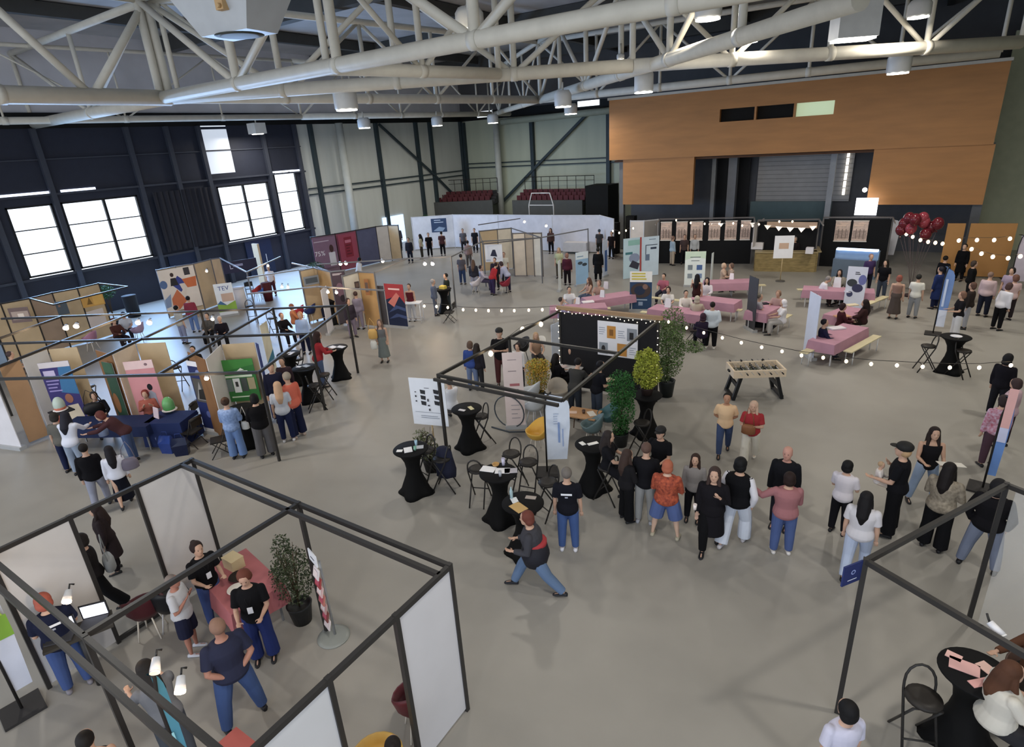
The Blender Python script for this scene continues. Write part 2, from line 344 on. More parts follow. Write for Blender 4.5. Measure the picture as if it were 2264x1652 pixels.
# ---------------------------------------------------------------- trusses
def truss(label,A,B,n,zb=9.5,zt=12.5,rc=.17,rt=.12,rw=.09,diag=1,first=0,warren=False):
    rc*=1.3; rt*=1.1; rw*=1.15
    ax,ay=A; bx,by=B; t=thing('roof_truss',label,'truss',((ax+bx)/2,(ay+by)/2,zb)); ox,oy=(ax+bx)/2,(ay+by)/2
    zt=zt-zb
    P_=lambda s,z:(ax+(bx-ax)*s-ox,ay+(by-ay)*s-oy,z)
    c=M(); c.cyl(P_(0,0),P_(1,0),rc,n=12)
    for i in range(n+1): 
        s=i/n
        if 0<i<n: q=Vector(P_(s,0)); d=(Vector(P_(1,0))-Vector(P_(0,0))).normalized()*.12; c.cyl(q-d,q+d,rc*1.08,n=12)
    c.build('bottom_chord',TRM,t); M().cyl(P_(0,zt),P_(1,zt),rt,n=10).build('top_chord',TRM,t)
    if warren:
        M().cyl(P_(0,0),P_(0,zt),rw,n=8).build('post',TRM,t)
        for i in range(n):
            for e in (0,1): M().cyl(P_((i+.5)/n,0),P_((i+e)/n,zt),rw*.8,n=8).build('diagonal',TRM,t)
        return t
    for i in range(n+1): M().cyl(P_(i/n,0),P_(i/n,zt),rw,n=8).build('post',TRM,t)
    for i in range(n):
        a,b=(i/n,(i+1)/n)
        if (i+diag)%2: a,b=b,a
        M().cyl(P_(a,0),P_(b,zt),rw*.85,n=8).build('diagonal',TRM,t)
    return t
TRM=C('d9d3c3',.5)
N1=(-22.8,12.9); N2=(-19.3,33.); N3=(-8.9,21.6)
truss('nearest main roof truss crossing above the foreground booths',(-22.8,12.6),(5.,12.2),6,rc=.155,rw=.12)
truss('roof truss running off towards the left edge of the photo',N1,(-23,-2.1),3,rc=.2,rw=.14,warren=True)
truss('roof truss from the left main node out to the window wall',N1,(-36,13.4),2,rc=.17,rw=.08)
truss('slanting roof truss behind the nearest main truss, left half',(-22.8,12.9),N3,4,rc=.17,rw=.1)
truss('long roof truss running back from the left main node',(-22.5,13.1),N2,5,rc=.16,rw=.08)
truss('diagonal roof truss from the back node down to the near right',N2,(-1.5,15.2),6,rc=.17,rw=.1,diag=0)
truss('roof truss from the central node towards the right wall',N3,(2.3,30.),4,rc=.17,rw=.09)
truss('roof truss just in front of the top of the timber facade',N2,(2.,34.),6,rc=.15,rw=.07)
truss('roof truss along the window wall',(-35,2.),(-31.8,25.8),5,rc=.12,rt=.08,rw=.04)
truss('roof truss from the window wall to the back corner',(-31.8,25.8),(-29.3,45.),5,rc=.14,rw=.06,diag=0)
truss('roof truss across the far end of the hall',(-31.,44.5),N2,4,rc=.13,rw=.06)
truss('second cross truss high above the seating area',(-14.1,12.6),(-12.6,18.8),2,rc=.14,rw=.09)
# ---------------------------------------------------------------- high-bay lamps
lampw=C('d9d9d6',.4); glow=mat('lamp_face',(1,.97,.9),.3,emit=6)
def highbay(label,px,py,z,r=.3,h=.5,sq=False,power=LAMP):
    x,y=G(px,py,z); t=thing('ceiling_light',label,'ceiling light',(x,y,z),0,'high-bay lamps under the trusses')
    m=M()
    if sq: m.box((0,0,h/2),(r*2,r*2,h))
    else: m.lathe([(r*.9,0),(r,.06),(r,h*.75),(r*.75,h)],n=8)
    m.build('housing',lampw,t); m=M(); m.cyl((0,0,-.03),(0,0,0),r*.88,n=16); m.build('diffuser',glow,t)
    M().cyl((0,0,h),(0,0,h+.35),.04).build('bracket',offw,t)
    l=bpy.data.lights.new('lamp_light','AREA'); l.shape='DISK'; l.size=r*1.6; l.energy=power; l.color=(1,.93,.82); o=bpy.data.objects.new('lamp_light',l); COL.objects.link(o); o.parent=t; o.location=(0,0,-.06)
    return t
for a in [('white high-bay lamp hanging before the dark left wall',287,310,8.7,.42,.6,True),('small white lamp in front of the dark windows, near the frosted strip',570,296,8.7,.38,.6,True),
 ('large white lamp below the left trusses',767,243,8.75,.42,.75),('lamp above the round column by the clad wall',806,283,8.7,.4,.6),('small lamp in front of the clad wall braces',967,278,8.7,.4,.6),
 ('small lamp over the far corner column',1090,272,8.7,.42,.6),('lamp under the middle of the roof beside the timber facade corner',1245,236,8.7,.42,.7),('small lamp left of the timber facade corner',1262,252,8.7,.42,.6),
 ('big bright lamp hanging before the left end of the timber facade',1423,204,8.75,.38,.8),('bright lamp before the right end of the timber facade',1985,162,8.8,.4,.7),
 ('large lamp high between the central truss bars',1040,68,9.9,.35,.5),('blurred lamp high up above the facade corner',1565,42,10.3,.4,.5),('lamp high at the top right of the photo',2030,38,10.3,.35,.5),
 ('flat disc lamp above the timber facade',1657,92,10.,.3,.1,False,20),('small glaring spot under the central node',1372,132,10.,.16,.2,False,15)]: highbay(*a)
x,y=G(1885,90,9.4); t=thing('ceiling_light','large square white floodlight box hanging before the timber facade','ceiling light',(x,y,9.4),.5)
M().box((0,0,.55),(1.1,.7,1.)).build('housing',lampw,t); M().box((0,0,.02),(1.,.62,.06)).build('diffuser',glow,t); M().cyl((0,0,1.),(0,0,1.6),.05).build('bracket',offw,t)
# air handling box near the camera
x,y=G(530,78,9.6); t=thing('air_heater','large white tapered heater box hanging from the nearest truss','heater',(x,y,9.6),.15); t.scale=(1.12,1.12,1.)
m=M(); m.loft([[(-.55,-.35,0),(.55,-.35,0),(.55,.35,0),(-.55,.35,0)],[(-.95,-.55,.75),(.95,-.55,.75),(.95,.55,.75),(-.95,.55,.75)],[(-.95,-.55,1.5),(.95,-.55,1.5),(.95,.55,1.5),(-.95,.55,1.5)]],sm=False); m.build('casing',C('b9bcbe',.4),t)
M().lathe([(.30,-.02),(.42,.0),(.3,.02)]).build('grille',C('3b3f36',.5),t); M().box((.25,-.5,.42),(.17,.12,.2)).cyl((.27,-.56,.38),(.27,-.62,.38),.04).build('controller',C('c8a067',.5),t)
for s_ in (-.7,.7): M().cyl((s_,0,1.5),(s_,0,3.6),.03).build('hanger',offw,t)
# unseen fill lamps added to brighten the hall, shaped as high-bay fittings
for i,(x,y,z) in enumerate([(-16,4,9.4),(-2,3,9.6),(4,8,9.6),(-20,-2,9.4),(5,18,9.6),(0,-8,9.4),(7,26,9.4)]):
    t=thing('ceiling_light','added unseen fill lamp hung from the roof, number '+'one two three four five six seven eight nine ten eleven'.split()[i] if 0 else 'added unseen fill lamp in a high-bay housing outside the frame','ceiling light',(x,y,z),0,'added fill lamps outside the frame')
    M().lathe([(.36,0),(.4,.06),(.4,.4),(.3,.6)],n=8).build('housing',lampw,t); M().cyl((0,0,-.03),(0,0,0),.34,n=16).build('diffuser',glow,t)
    l=bpy.data.lights.new('lamp_light','AREA'); l.shape='DISK'; l.size=.6; l.energy=LAMP*1.3; l.color=(1,.94,.84); o=bpy.data.objects.new('lamp_light',l); COL.objects.link(o); o.parent=t; o.location=(0,0,-.06)
# ================================================================ stands
ALU=C('302e2d',.4); PW=C('cfccca',.5,noise=.03); PB=C('c4ab84',.6,noise=.06); PBR=C('8d6238',.6)
def booth(label,posts,rails,panels,cat='exhibition stand',h=2.5,rcol=None,w=.06):
    xs=[p[0] for p in posts]; ys=[p[1] for p in posts]; ox,oy=sum(xs)/len(xs),sum(ys)/len(ys)
    t=thing('exhibition_stand',label,cat,(ox,oy,0))
    for p in posts: M().box((p[0]-ox,p[1]-oy,h/2),(w,w,h)).build('post',rcol or ALU,t)
    for r in rails:
        a,b=r[:2]; z=r[2] if len(r)>2 else h-.04
        M().bar((a[0]-ox,a[1]-oy,z),(b[0]-ox,b[1]-oy,z),w*.95,w*1.1).build('rail',rcol or ALU,t)
    for pn in panels:
        a,b,m=pn[:3]; z0,z1=(pn[3],pn[4]) if len(pn)>3 else (.06,h-.07)
        a=Vector((a[0]-ox,a[1]-oy)); b=Vector((b[0]-ox,b[1]-oy)); d=(b-a); ang=math.atan2(d.y,d.x); c=(a+b)/2
        M().box((c.x,c.y,(z0+z1)/2),(d.length-w,.02,z1-z0),ang).build('panel',m,t)
    return t
def board(name,label,cat,L,R,z0,z1,col,art=(),th=.03,feet=None,group=None,back=None,tone=None):
    """upright printed board seen from the side where L is left; art in 0..1 of its face"""
    L=Vector(L); R=Vector(R); c=(L+R)/2; d=R-L; w_=d.length; rz=math.atan2(d.y,d.x)
    t=thing(name,label,cat,(c.x,c.y,0),rz,group); mats=[C(col,.5,noise=.04)]
    if back: mats.append(C(back,.7))
    m=M(); m.box((0,0,(z0+z1)/2),(w_,th,z1-z0))
    if back: m.k=1; m.box((0,th/2+.004,(z0+z1)/2),(w_,.006,z1-z0)); m.k=0
    face_art(m,mats,(-w_/2,-th/2,z0),(1,0,0),(0,0,1),w_,z1-z0,art); m.build('printed_sheet' if feet=='roll' else 'board',mats,t)
    if feet=='roll': M().box((0,.02,.05),(w_+.06,.2,.1)).build('base_cassette',C('a5a7a9',.3),t); M().cyl((0,.04,.1),(0,.04,z1),.012).build('support_pole',BLKM,t); 
    if feet=='legs':
        for s in (-1,1): M().box((s*w_*.4,0,z0/2),(.04,.04,z0)).build('leg',BLKM,t); M().box((s*w_*.4,0,.02),(.06,.5,.04)).build('foot',BLKM,t)
    if feet=='pole': M().cyl((0,.03,.03),(0,.03,z0+.1),.02).build('pole',C('b9a070',.5),t); M().lathe([(.22,0),(.22,.03),(.03,.05)]).build('base_plate',C('55524e',.5),t)
    return t
def rollup(label,bl,br,top,col,art,group=None,back='d9dade',h=None):
    L=G(*bl); R=G(*br)
    hh=h or zat(((L[0]+R[0])/2,(L[1]+R[1])/2),top)
    return board('roll_up_banner',label,'banner',L,R,.1,max(1.5,min(2.4,hh)),col,art,.012,'roll',group,back)
A=lambda px,py:G(px,py,2.5)
# --- foreground stand on the left
xl,xm,xr=-9.92,-7.04,-4.15; yb=4.42; y3,y2,y1_=3.46,2.5,1.58
booth('near black-framed stand at lower left holding two far white panels and pink table',[(xl,yb),(xl,y3),(xl,y2),(xl,1.5),(xm,yb),(xr,yb),(xr,y3),(xr,y2),(xr,y1_),(-7.,1.5)],
 [((xl,yb),(xr,yb)),((xl,yb-.19),(xr,yb-.19)),((xl,yb),(xl,.4)),((xr,yb),(xr,.2)),((xm,yb),(xm,1.5)),((xl,1.5),(xr,1.5)),((xl,1.32),(xr,1.32)),((xl,y3),(xl,y2),.06)],
 [((xl,y3),(xl,yb),PW),((xl,1.5),(xl,y2),PW),((xr,y3),(xr,yb),C('d2d1d6',.5,noise=.02)),((xr,y1_),(xr,y2),C('cfd0d4',.5,noise=.02))])
# --- stand at the lower right
ra=(.15,6.88); rb=(1.65,9.52); rc=(2.78,5.38); rd=(4.28,8.02)
def mid(a,b,s): return (a[0]+(b[0]-a[0])*s,a[1]+(b[1]-a[1])*s)
booth('near black-framed open stand at the lower right with a small blue sign',[ra,rb,rc,rd,mid(rb,rd,.5)],[(ra,rb),(ra,rc),(rb,rd),(rc,rd)],
 [(mid(rb,rd,.03),mid(rb,rd,.5),mat('frosted_sheet',(.8,.8,.78),.3,alpha=.2)),(mid(rb,rd,.5),mid(rb,rd,.98),mat('frosted_sheet',(.8,.8,.78)))])
s=Vector(ra); board('stand_sign','small tilted dark blue sign on the corner post of the lower right stand','sign',s+Vector((-.20,-.26)),s+Vector((-.03,-.02)),2.2,2.48,'1c2c66',[('r',.25,.2,.75,.24,'d8dcf0'),('e',.5,.6,.12,.12,'8fa0d8'),('e',.5,.6,.07,.07,'1c2c66')],.02)
# --- centre stand with the black drape
cfl,cfr,cbl,cbr,cml,cmr=(-8.5,9.45),(-5.28,9.42),(-8.5,15.2),(-5.45,15.3),(-8.5,12.4),(-5.35,12.4)
booth('centre stand of black frame in front of the dark drape with poster',[cfl,cbl,cbr,cml],[(cfl,cfr),((cfl[0],cfl[1]-.16),(cfr[0],cfr[1]-.16),2.42),(cfl,cbl),(cfr,cbr),(cml,cmr)],[(cbl,cbr,C('1b1b1f',.8,bump=.3))],rcol=C('2e2c2a',.4))
t=thing('header_beam','wooden beam with warm fairy lights along the top of the dark drape','beam',(-6.975,15.25,2.5))
M().box((0,0,.05),(3.3,.12,.1)).build('beam',C('9b7c58',.6),t); fl_=mat('fairy_light',(1,.86,.6),.3,emit=4)
for i in range(26): M().ell((-1.6+i*.128,-.09,-.02-.1*random.random()),(.013,.013,.017),6,4).build('fairy_bulb',fl_,t)
for s_ in (-1.58,1.55):
    for k in range(9): M().ell((s_+.03*random.random(),-.09,-.3-k*.2),(.014,.014,.018),6,4).build('fairy_bulb',fl_,t)
board('poster','white poster with orange and portrait squares pinned on the black drape','poster',(-7.25,15.2),(-6.02,15.24),1.25,2.3,'e6e6ec',[('r',.24,.52,.46,.88,'c98a2c'),('r',.3,.6,.4,.78,'8a5a1c'),('r',.74,.5,.98,.86,'8d939c'),('r',.8,.55,.9,.75,'2a2a2e'),('r',.04,.05,.26,.38,'8f97a0'),('e',.15,.2,.05,.1,'2c2a2b'),('r',.5,.04,.74,.4,'c6882c'),('l',.04,.8,.2,4,.06,.02,'9aa0b0'),('l',.52,.75,.7,4,.06,.02,'9aa0b0'),('l',.8,.3,.96,4,.06,.02,'9aa0b0')],.02)
# --- rotated block on the left
O=Vector((-12.75,7.75)); u=Vector((-.883,-.469)); v=Vector((-.469,.883))
def Lb(a,b): q=O+u*a+v*b; return (q.x,q.y)
rails=[(Lb(0,0),Lb(13,0)),(Lb(0,3.1),Lb(13,3.1)),(Lb(0,0),Lb(0,3.1)),(Lb(2.65,0),Lb(2.65,6.2)),(Lb(5.3,0),Lb(5.3,6.2)),(Lb(7.95,0),Lb(7.95,6.2)),(Lb(10.6,0),Lb(10.6,6.2)),(Lb(0,3.1),Lb(0,6.2)),(Lb(0,6.2),Lb(13,6.2))]
pn=[]
for k in range(4):
    a=[1.15,4.6,7.9,10.9][k]
    pn+=[(Lb(a+1.05,3.1),Lb(a+.05,3.1),PB),(Lb(a,3.1),Lb(a-1.0,3.1),PB) if k==0 else (Lb(a,3.1),Lb(a-.45,3.1),PB),(Lb(a+1.1,3.1),Lb(a+1.1,2.15),PB)]
booth('rotated row of black-framed stands on the left with beige and white panels',[Lb(0,0),Lb(0,3.1),Lb(0,6.2),Lb(2.65,6.2),Lb(5.3,6.2),Lb(10.6,3.1)],rails,
 [(A(452,790),A(487,757),PW),(A(487,757),A(563,752),PB),(A(412,772),A(452,790),PBR),(A(246,780),A(298,755),C('dcc7b0',.5)),(A(298,755),A(366,752),PB),(A(208,768),A(246,780),PBR),
  (A(44,790),A(103,768),PW),(A(103,768),A(170,762),PB),(A(-8,805),A(44,790),C('b48a60')),(A(563,752),A(570,756),C('243a78',.5))],cat='exhibition stand')
gb=C('8fa3b5',.4)
# --- back left walls
def wall_run(label,pts,cols,posts=True,extra=(),h=2.5,rail=None):
    P=[A(*p) if h==2.5 else G(*p,h) for p in pts]
    return booth(label,P,[(P[i],P[i+1]) for i in range(len(P)-1)]+list(extra),[(P[i],P[i+1],c) for i,c in enumerate(cols) if c],h=h,w=.05,rcol=rail)
wall_run('beige stand walls at the far left edge below the big window',[(-30,676),(0,670),(64,658),(114,646),(170,636),(217,625)],[PB,PB,C('a9927c'),PB,PB],extra=[(A(64,658),A(118,672)),(A(217,625),A(282,632)),(A(118,672),A(282,632))])
wall_run('stand with the blue and orange graphic wall below the dark curtain',[(345,596),(387,588),(427,582),(465,572),(486,569),(545,600)],[PB,PB,PB,C('c9ad88'),None],extra=[(A(545,600),A(620,566))],rail=C('6a6a70',.4))
wall_run('middle left island of beige panels with hanging pictures',[(662,597),(700,589),(730,599),(761,596)],[PB,C('c59c62'),C('4a4248')],extra=[(A(545,648),A(700,632)),(A(700,632),A(850,640)),(A(545,612),A(700,589)),(A(645,580),A(730,599))],rail=C('77777a',.4))
wall_run('pair of panels with small dark frames beside the middle left island',[(756,609),(791,599),(827,601)],[C('d8d2c2'),C('c79a5c')],extra=[(A(827,601),A(900,570)),(A(900,570),A(997,566)),(A(700,583),A(900,570))],rail=C('77777a',.4))
wall_run('pale pink stand walls of the information booth by the clad wall',[(686,524),(740,516),(786,508),(830,500),(857,497),(880,497)],[C('8a6a7c'),C('a0526a'),C('565b7c'),C('c8c2bc'),PB])
wall_run('far centre stand with beige and white walls',[(1059,510),(1099,506),(1130,503)],[PB,C('d8cdb8')],extra=[(A(1059,510),A(1067,538)),(A(1130,503),A(1196,524)),(A(1067,538),A(1196,524)),(A(1057,496),A(1150,482))],rail=C('5c5a5c',.4))
wall_run('far centre stand with a row of pale side panels',[(1133,515),(1160,514),(1178,514),(1197,514)],[C('dccbb4'),C('b9a58c'),C('d6cfc0')],rail=C('6a625c'))
wall_run('black frame of the glass-walled stand behind the tall light-blue banners',[(997,566),(1067,532),(1195,524),(1300,505)],[None,None,None],rail=C('6c6c6e',.4))
wall_run('long white partition across the far end of the hall',[(909,480),(1000,474),(1100,474),(1220,475),(1326,475),(1357,483)],[C('dcdce0'),C('dedde2'),C('d6d4da'),C('d2d0d6'),C('c9c7cc')],rail=C('c8c8cc'))
wall_run('small white stand in front of the timber facade pillar',[(1394,487),(1424,487),(1455,484)],[C('dccfc2'),C('9a938c')],rail=C('c9c9cc',.4))
# --- printed walls and posters
def onboard(label,l,r,bot,col,art,name='poster',cat='poster',top=2.5,ofs=.06):
    """board hung on a stand wall: l,r are its top corners in the photo at height top, bot the row of its lower edge"""
    L=G(*l,top); R=G(*r,top); c=((L[0]+R[0])/2,(L[1]+R[1])/2); z0=max(.1,zat(c,bot)); d=Vector((-c[0],-c[1])).normalized()*ofs
    return board(name,label,cat,(L[0]+d.x,L[1]+d.y),(R[0]+d.x,R[1]+d.y),z0,top,col,art,.02)
onboard('purple printed wall reading 75% beside a man in a white shirt',(689,530),(740,522),592,'8a6880',[('t','75%',.24,.5,.42,'f2eef2'),('r',.62,.05,.9,.5,'d8d4dc'),('e',.76,.62,.09,.13,'4a2c2c'),('r',.05,.88,.7,.91,'c8b4c4')],'printed_wall','printed wall',2.35)
onboard('crimson printed wall panel with a red post box picture',(746,521),(784,514),580,'a3415c',[('r',.3,.2,.75,.9,'8c1f38'),('r',.35,.7,.7,.8,'c8708a'),('l',.38,.6,.66,4,.1,.03,'5a1426')],'printed_wall','printed wall',2.35)
onboard('navy printed wall panel with a golden crystal picture',(790,512),(832,504),560,'4c5480',[('p',[(.2,.2),(.5,.8),(.8,.2)],'8c8090'),('p',[(.3,.1),(.55,.5),(.9,.1)],'b89a78'),('l',.15,.92,.8,2,.05,.02,'c8cce0')],'printed_wall','printed wall',2.35)
onboard('large printed wall with blue diamond, orange shapes and a man',(346,600),(426,586),682,'dcd2c6',[('p',[(.3,.62),(.5,.82),(.72,.62),(.5,.42)],'2c3c8c'),('p',[(.5,.62),(.72,.62),(.6,.3)],'d8ccc0'),('e',.36,.86,.05,.05,'3a2a28'),('p',[(.26,.6),(.3,.78),(.44,.78),(.48,.6)],'26262e'),('p',[(.6,.72),(1,.74),(.96,.5),(.7,.5)],'c8652c'),('p',[(.2,.3),(.4,.5),(.6,.2),(.35,.02),(.18,.05)],'c96a3a'),('e',.08,.66,.1,.1,'4c6a98'),('p',[(0,.3),(.2,.42),(.14,.12),(0,.1)],'7e94b4'),('r',.7,.8,.86,.98,'34343a')],'printed_wall','printed wall',2.42)
onboard('dark navy header sign with faint white lettering',(490,581),(565,569),600,'1d2142',[('l',.3,.5,.62,1,.1,.2,'8288b0'),('r',.2,.35,.28,.4,'c8cce8'),('r',.2,.35,.215,.7,'c8cce8')],'header_sign','sign',2.4)
tag(M().box((*A(567,555),1.45),(.5,.12,2.9)).build('stand_pillar',C('d6bd96')),'tall beige board beside the dark navy header sign','pillar')
onboard('black and white photo sheet on the island wall, top left',(670,613),(703,607),629,'7f868e',[('r',.1,.2,.9,.8,'4c555e')],top=2.2)
onboard('tall dark red photo poster hung on the island',(731,603),(760,600),678,'4e3c46',[('l',.1,.95,.9,2,.03,.02,'c8b8b8'),('e',.5,.5,.3,.2,'7c5a66'),('e',.6,.25,.2,.1,'2c2026')],top=2.42)
for i,(a,b,bt,c_,la) in enumerate([((765,620),(776,617),640,'3c4654','left small dark frame on the cream panel'),((783,623),(793,621),637,'4a3c38','right small dark frame on the cream panel'),((804,617),(813,617),652,'a86a34','narrow orange-brown hanging sheet on the tan panel')]):
    onboard(la,a,b,bt,c_,[('r',.15,.2,.85,.8,'68707a' if i==0 else '6a5448')],top=2.2)
onboard('bright window-like photo poster on the far left wall',(16,682),(60,678),712,'7a625c',[('r',.1,.2,.95,.75,'b9a090'),('r',.4,.35,.7,.6,'f0dcc8')],top=2.3)
onboard('dark blue-grey poster on the far left wall',(120,668),(145,664),695,'46525c',[('r',.2,.6,.4,.75,'8c6a54')],top=2.25)
onboard('yellow photo poster on the far left wall',(176,655),(225,646),676,'c8963c',[('r',.5,.1,.95,.9,'d8a848'),('p',[(.2,.2),(.35,.8),(.45,.2)],'7a5a20')],top=2.25)
onboard('white notice sheet under the yellow poster',(190,690),(226,680),720,'cfc6c2',[],top=1.6)
onboard('white poster showing a dark seated figure in the far centre',(1071,539),(1109,538),577,'e9ebf0',[('p',[(.3,.35),(.45,.7),(.6,.7),(.7,.3)],'2c3046'),('r',.05,.05,.3,.15,'b8c0d0')],'display_board','display board',2.2,.3)
onboard('navy poster with pale lettering on the long white partition',(952,484),(986,482),513,'2c4468',[('l',.2,.85,.8,2,.15,.05,'c8d4e4'),('p',[(.1,.1),(.5,.4),(.9,.3),(.7,.05)],'8ca4c0')],top=2.4)
# green stand poster and its neighbours
onboard('green display board with four small photographs',(478,796),(556,790),884,'2f7a36',[('p',[(0,.72),(1,.86),(1,1),(0,1)],'3f8f3c'),('r',.12,.7,.8,.73,'e8f0e4'),('r',.12,.58,.9,.63,'cfe0c8'),('r',.1,.25,.3,.55,'6a7a78'),('r',.32,.22,.52,.56,'dfe4e4'),('r',.38,.36,.46,.48,'3a3a3a'),('r',.54,.24,.72,.56,'47504c'),('r',.74,.28,.94,.56,'a39a74'),('r',.2,.1,.85,.13,'cfe6c8'),('p',[(.5,.73),(.62,.8),(.72,.75)],'dfe8dc')],'display_board','display board',2.05,.1)
def topban(label,tl,tr,h,col,art):
    return board('roll_up_banner',label,'banner',G(*tl,h),G(*tr,h),.1,h,col,art,.012,'roll',None,'d9dade')
topban('navy roll-up with a grey spiky photo left of the green board',(411,797),(452,803),2.22,'1f2c62',[('r',0,.93,1,1,'e4e4ea'),('r',0,.0,1,.03,'dcdce0'),('r',.06,.42,.94,.76,'54504c'),('p',[(.1,.45),(.4,.72),(.5,.5),(.8,.74),(.9,.45)],'989490'),('p',[(.2,.46),(.3,.6),(.6,.62),(.7,.46)],'2a2826'),('e',.5,.85,.12,.04,'7c88b8'),('e',.5,.25,.12,.05,'54609c')])
topban('pink roll-up with a robed figure seen from behind',(271,801),(335,795),2.15,'d98e92',[('r',0,.88,1,1,'ecc9c6'),('e',.75,.94,.06,.02,'8a6a70'),('p',[(.5,.22),(.52,.5),(.66,.55),(.8,.5),(.8,.24)],'9c9fae'),('e',.66,.6,.09,.05,'15131a'),('p',[(.4,.0),(.55,.22),(.85,.2),(.95,0)],'a83c34')])
topban('purple and blue roll-up with a smiling person at a table',(82,804),(150,797),2.2,'3c3478',[('r',0,.92,1,1,'dcd4d8'),('p',[(.45,.55),(.6,.92),(1,.92),(1,.5)],'2f74a8'),('r',.08,.8,.45,.88,'c8bce0'),('l',.08,.72,.5,4,.05,.02,'9c90d0'),('e',.62,.45,.13,.07,'a86a50'),('p',[(.4,.1),(.45,.34),(.85,.36),(.95,.1)],'e0cfb4'),('p',[(0,.2),(.25,.3),(.3,.1),(0,.1)],'c85a38')])
topban('dark green roll-up seen sharply from the side',(224,800),(246,804),2.2,'2f4f3c',[('r',0,.85,1,1,'3c6248'),('e',.3,.4,.3,.15,'8c5a30')])
rollup('plain white roll-up back at the far left edge',(-25,985),(50,995),830,'d9d6da',[])
onboard('brown and beige poster on the far left stand wall',(24,848),(62,842),893,'c8ab84',[('r',.1,.1,.9,.4,'8c5c44'),('l',.1,.8,.8,3,.1,.03,'9c8468')],top=1.7,ofs=.1)
rollup('white roll-up with TEV lettering and a lime green base',(488,702),(528,696),627,'e3e8ec',[('t','TEV',.5,.84,.3,'2c4890'),('p',[(0,.1),(0,.36),(.5,.3),(1,.42),(1,.1)],'8fb83c'),('p',[(0,.36),(.5,.3),(.2,.46)],'3c6c9c'),('r',.3,.42,.95,.68,'cfae98')])
rollup('narrow white and blue roll-up between the tall tables',(603,850),(617,836),715,'d9d6c0',[('p',[(0,.2),(1,.35),(1,.5),(0,.35)],'2c7a9c')])
rollup('white roll-up turned sideways beside the middle island',(727,742),(738,728),637,'e0dde0',[])
rollup('red and navy roll-up with stacked blue waves',(862,723),(903,727),628,'1a2748',[('p',[(0,.62),(0,1),(1,1),(1,.55),(.7,.74)],'b02c34'),('p',[(.1,.55),(.6,.8),(.75,.72),(.4,.45)],'d8776a'),('p',[(.05,.3),(.6,.42),(1,.36),(1,.44),(.5,.5)],'3c4f80'),('p',[(.05,.15),(.6,.22),(1,.18),(1,.25),(.5,.3)],'3c4f80'),('r',.2,.86,.8,.9,'f0c8c4')])
rollup('grey half-see-through roll-up edge beside the red and navy one',(846,722),(860,723),632,'4c4a50',[])
rollup('pink, orange and blue roll-up against the far centre stand',(1141,603),(1166,603),538,'b86a66',[('r',0,.75,1,1,'e0a0b4'),('r',0,.35,1,.72,'9aa4c8'),('r',0,.42,1,.5,'d8a88c'),('r',.1,.8,.8,.86,'f0d8e0')])
rollup('light-blue roll-up with bicycles beside the standing people',(1274,634),(1301,629),557,'8fb8dc',[('r',0,.78,1,1,'dce8f0'),('e',.35,.66,.2,.05,'44505c'),('e',.7,.6,.2,.05,'3c4650'),('r',.1,.85,.6,.88,'7c9cb8')])
rollup('thin white roll-up seen edge-on left of the light-blue one',(1236,646),(1241,642),576,'dfe6e8',[])
rollup('white and blue roll-up seen edge-on by the dark clad person',(1333,614),(1343,610),530,'c8d4e8',[('r',.4,.1,.9,.7,'3c64a8')])
board('display_board','light-blue display board with a house drawing, left of the pair','display board',G(1378,618),G(1417,613),.02,zat(G(1398,615),526),'b9d4e0',[('r',.25,.82,.9,.95,'8cc0b8'),('r',.1,.6,.5,.66,'3f7c84'),('e',.6,.5,.3,.12,'8896b4'),('p',[(.3,.3),(.5,.45),(.9,.35),(.8,.2)],'3c3c4c'),('r',.9,0,1,1,'b04a48')],.03)
board('display_board','light-blue display board with street drawing, right of the pair','display board',G(1418,612),G(1455,608),.02,zat(G(1437,610),523),'c8dcec',[('l',.4,.92,.85,1,.1,.02,'7890a8'),('r',.2,.55,.25,.8,'4c5a70'),('r',.2,.78,.9,.8,'4c5a70'),('r',.5,.68,.85,.73,'38465c'),('r',.2,.4,.45,.56,'6a7c98')],.03)
rollup('yellow, photo and blue roll-up beside the pink tables',(1392,688),(1440,689),600,'26466c',[('r',0,.72,1,1,'f0f0ec'),('r',.08,.92,.7,.96,'d8c83c'),('r',.08,.85,.7,.89,'d8c83c'),('r',.08,.78,.75,.82,'d8c83c'),('e',.5,.5,.46,.2,'4a3c38'),('e',.45,.5,.25,.12,'23324c'),('e',.7,.6,.12,.07,'8c6a5c'),('r',.4,.1,.6,.2,'8fa4c0'),('r',.1,.24,.8,.27,'a8bcd0')])
rollup('white and pale green roll-up with little blue pictures',(1512,634),(1557,634),556,'e4ece8',[('p',[(0,.74),(.5,.84),(1,.78),(1,1),(0,1)],'cfe4cc'),('r',.25,.82,.75,.84,'3c4a4c'),('r',.3,.72,.7,.735,'3c4a4c'),('r',.15,.45,.38,.6,'7c8890'),('r',.58,.45,.85,.6,'44649c'),('r',.15,.2,.38,.34,'8c98a0'),('r',.58,.2,.85,.34,'7890b8')])
rollup('thin pale roll-up edge right of the pale green one',(1569,648),(1573,645),559,'cfdcdc',[])
rollup('charcoal back of a roll-up standing alone between pink tables',(1648,725),(1667,736),613,'3c3d42',[],back='3c3d42')
rollup('tall plain white roll-up back beside the right pink tables',(1775,781),(1797,798),650,'c9cfe0',[],back='c9cfe0')
rollup('white roll-up with dark round photographs on the right',(1862,686),(1905,690),590,'d8dcec',[('e',.3,.62,.26,.09,'3f4448'),('e',.6,.5,.28,.1,'3a3a5c'),('e',.25,.35,.16,.07,'44486c'),('e',.8,.7,.2,.12,'6a70b0'),('l',.4,.86,.7,2,.04,.02,'3c3c44')])
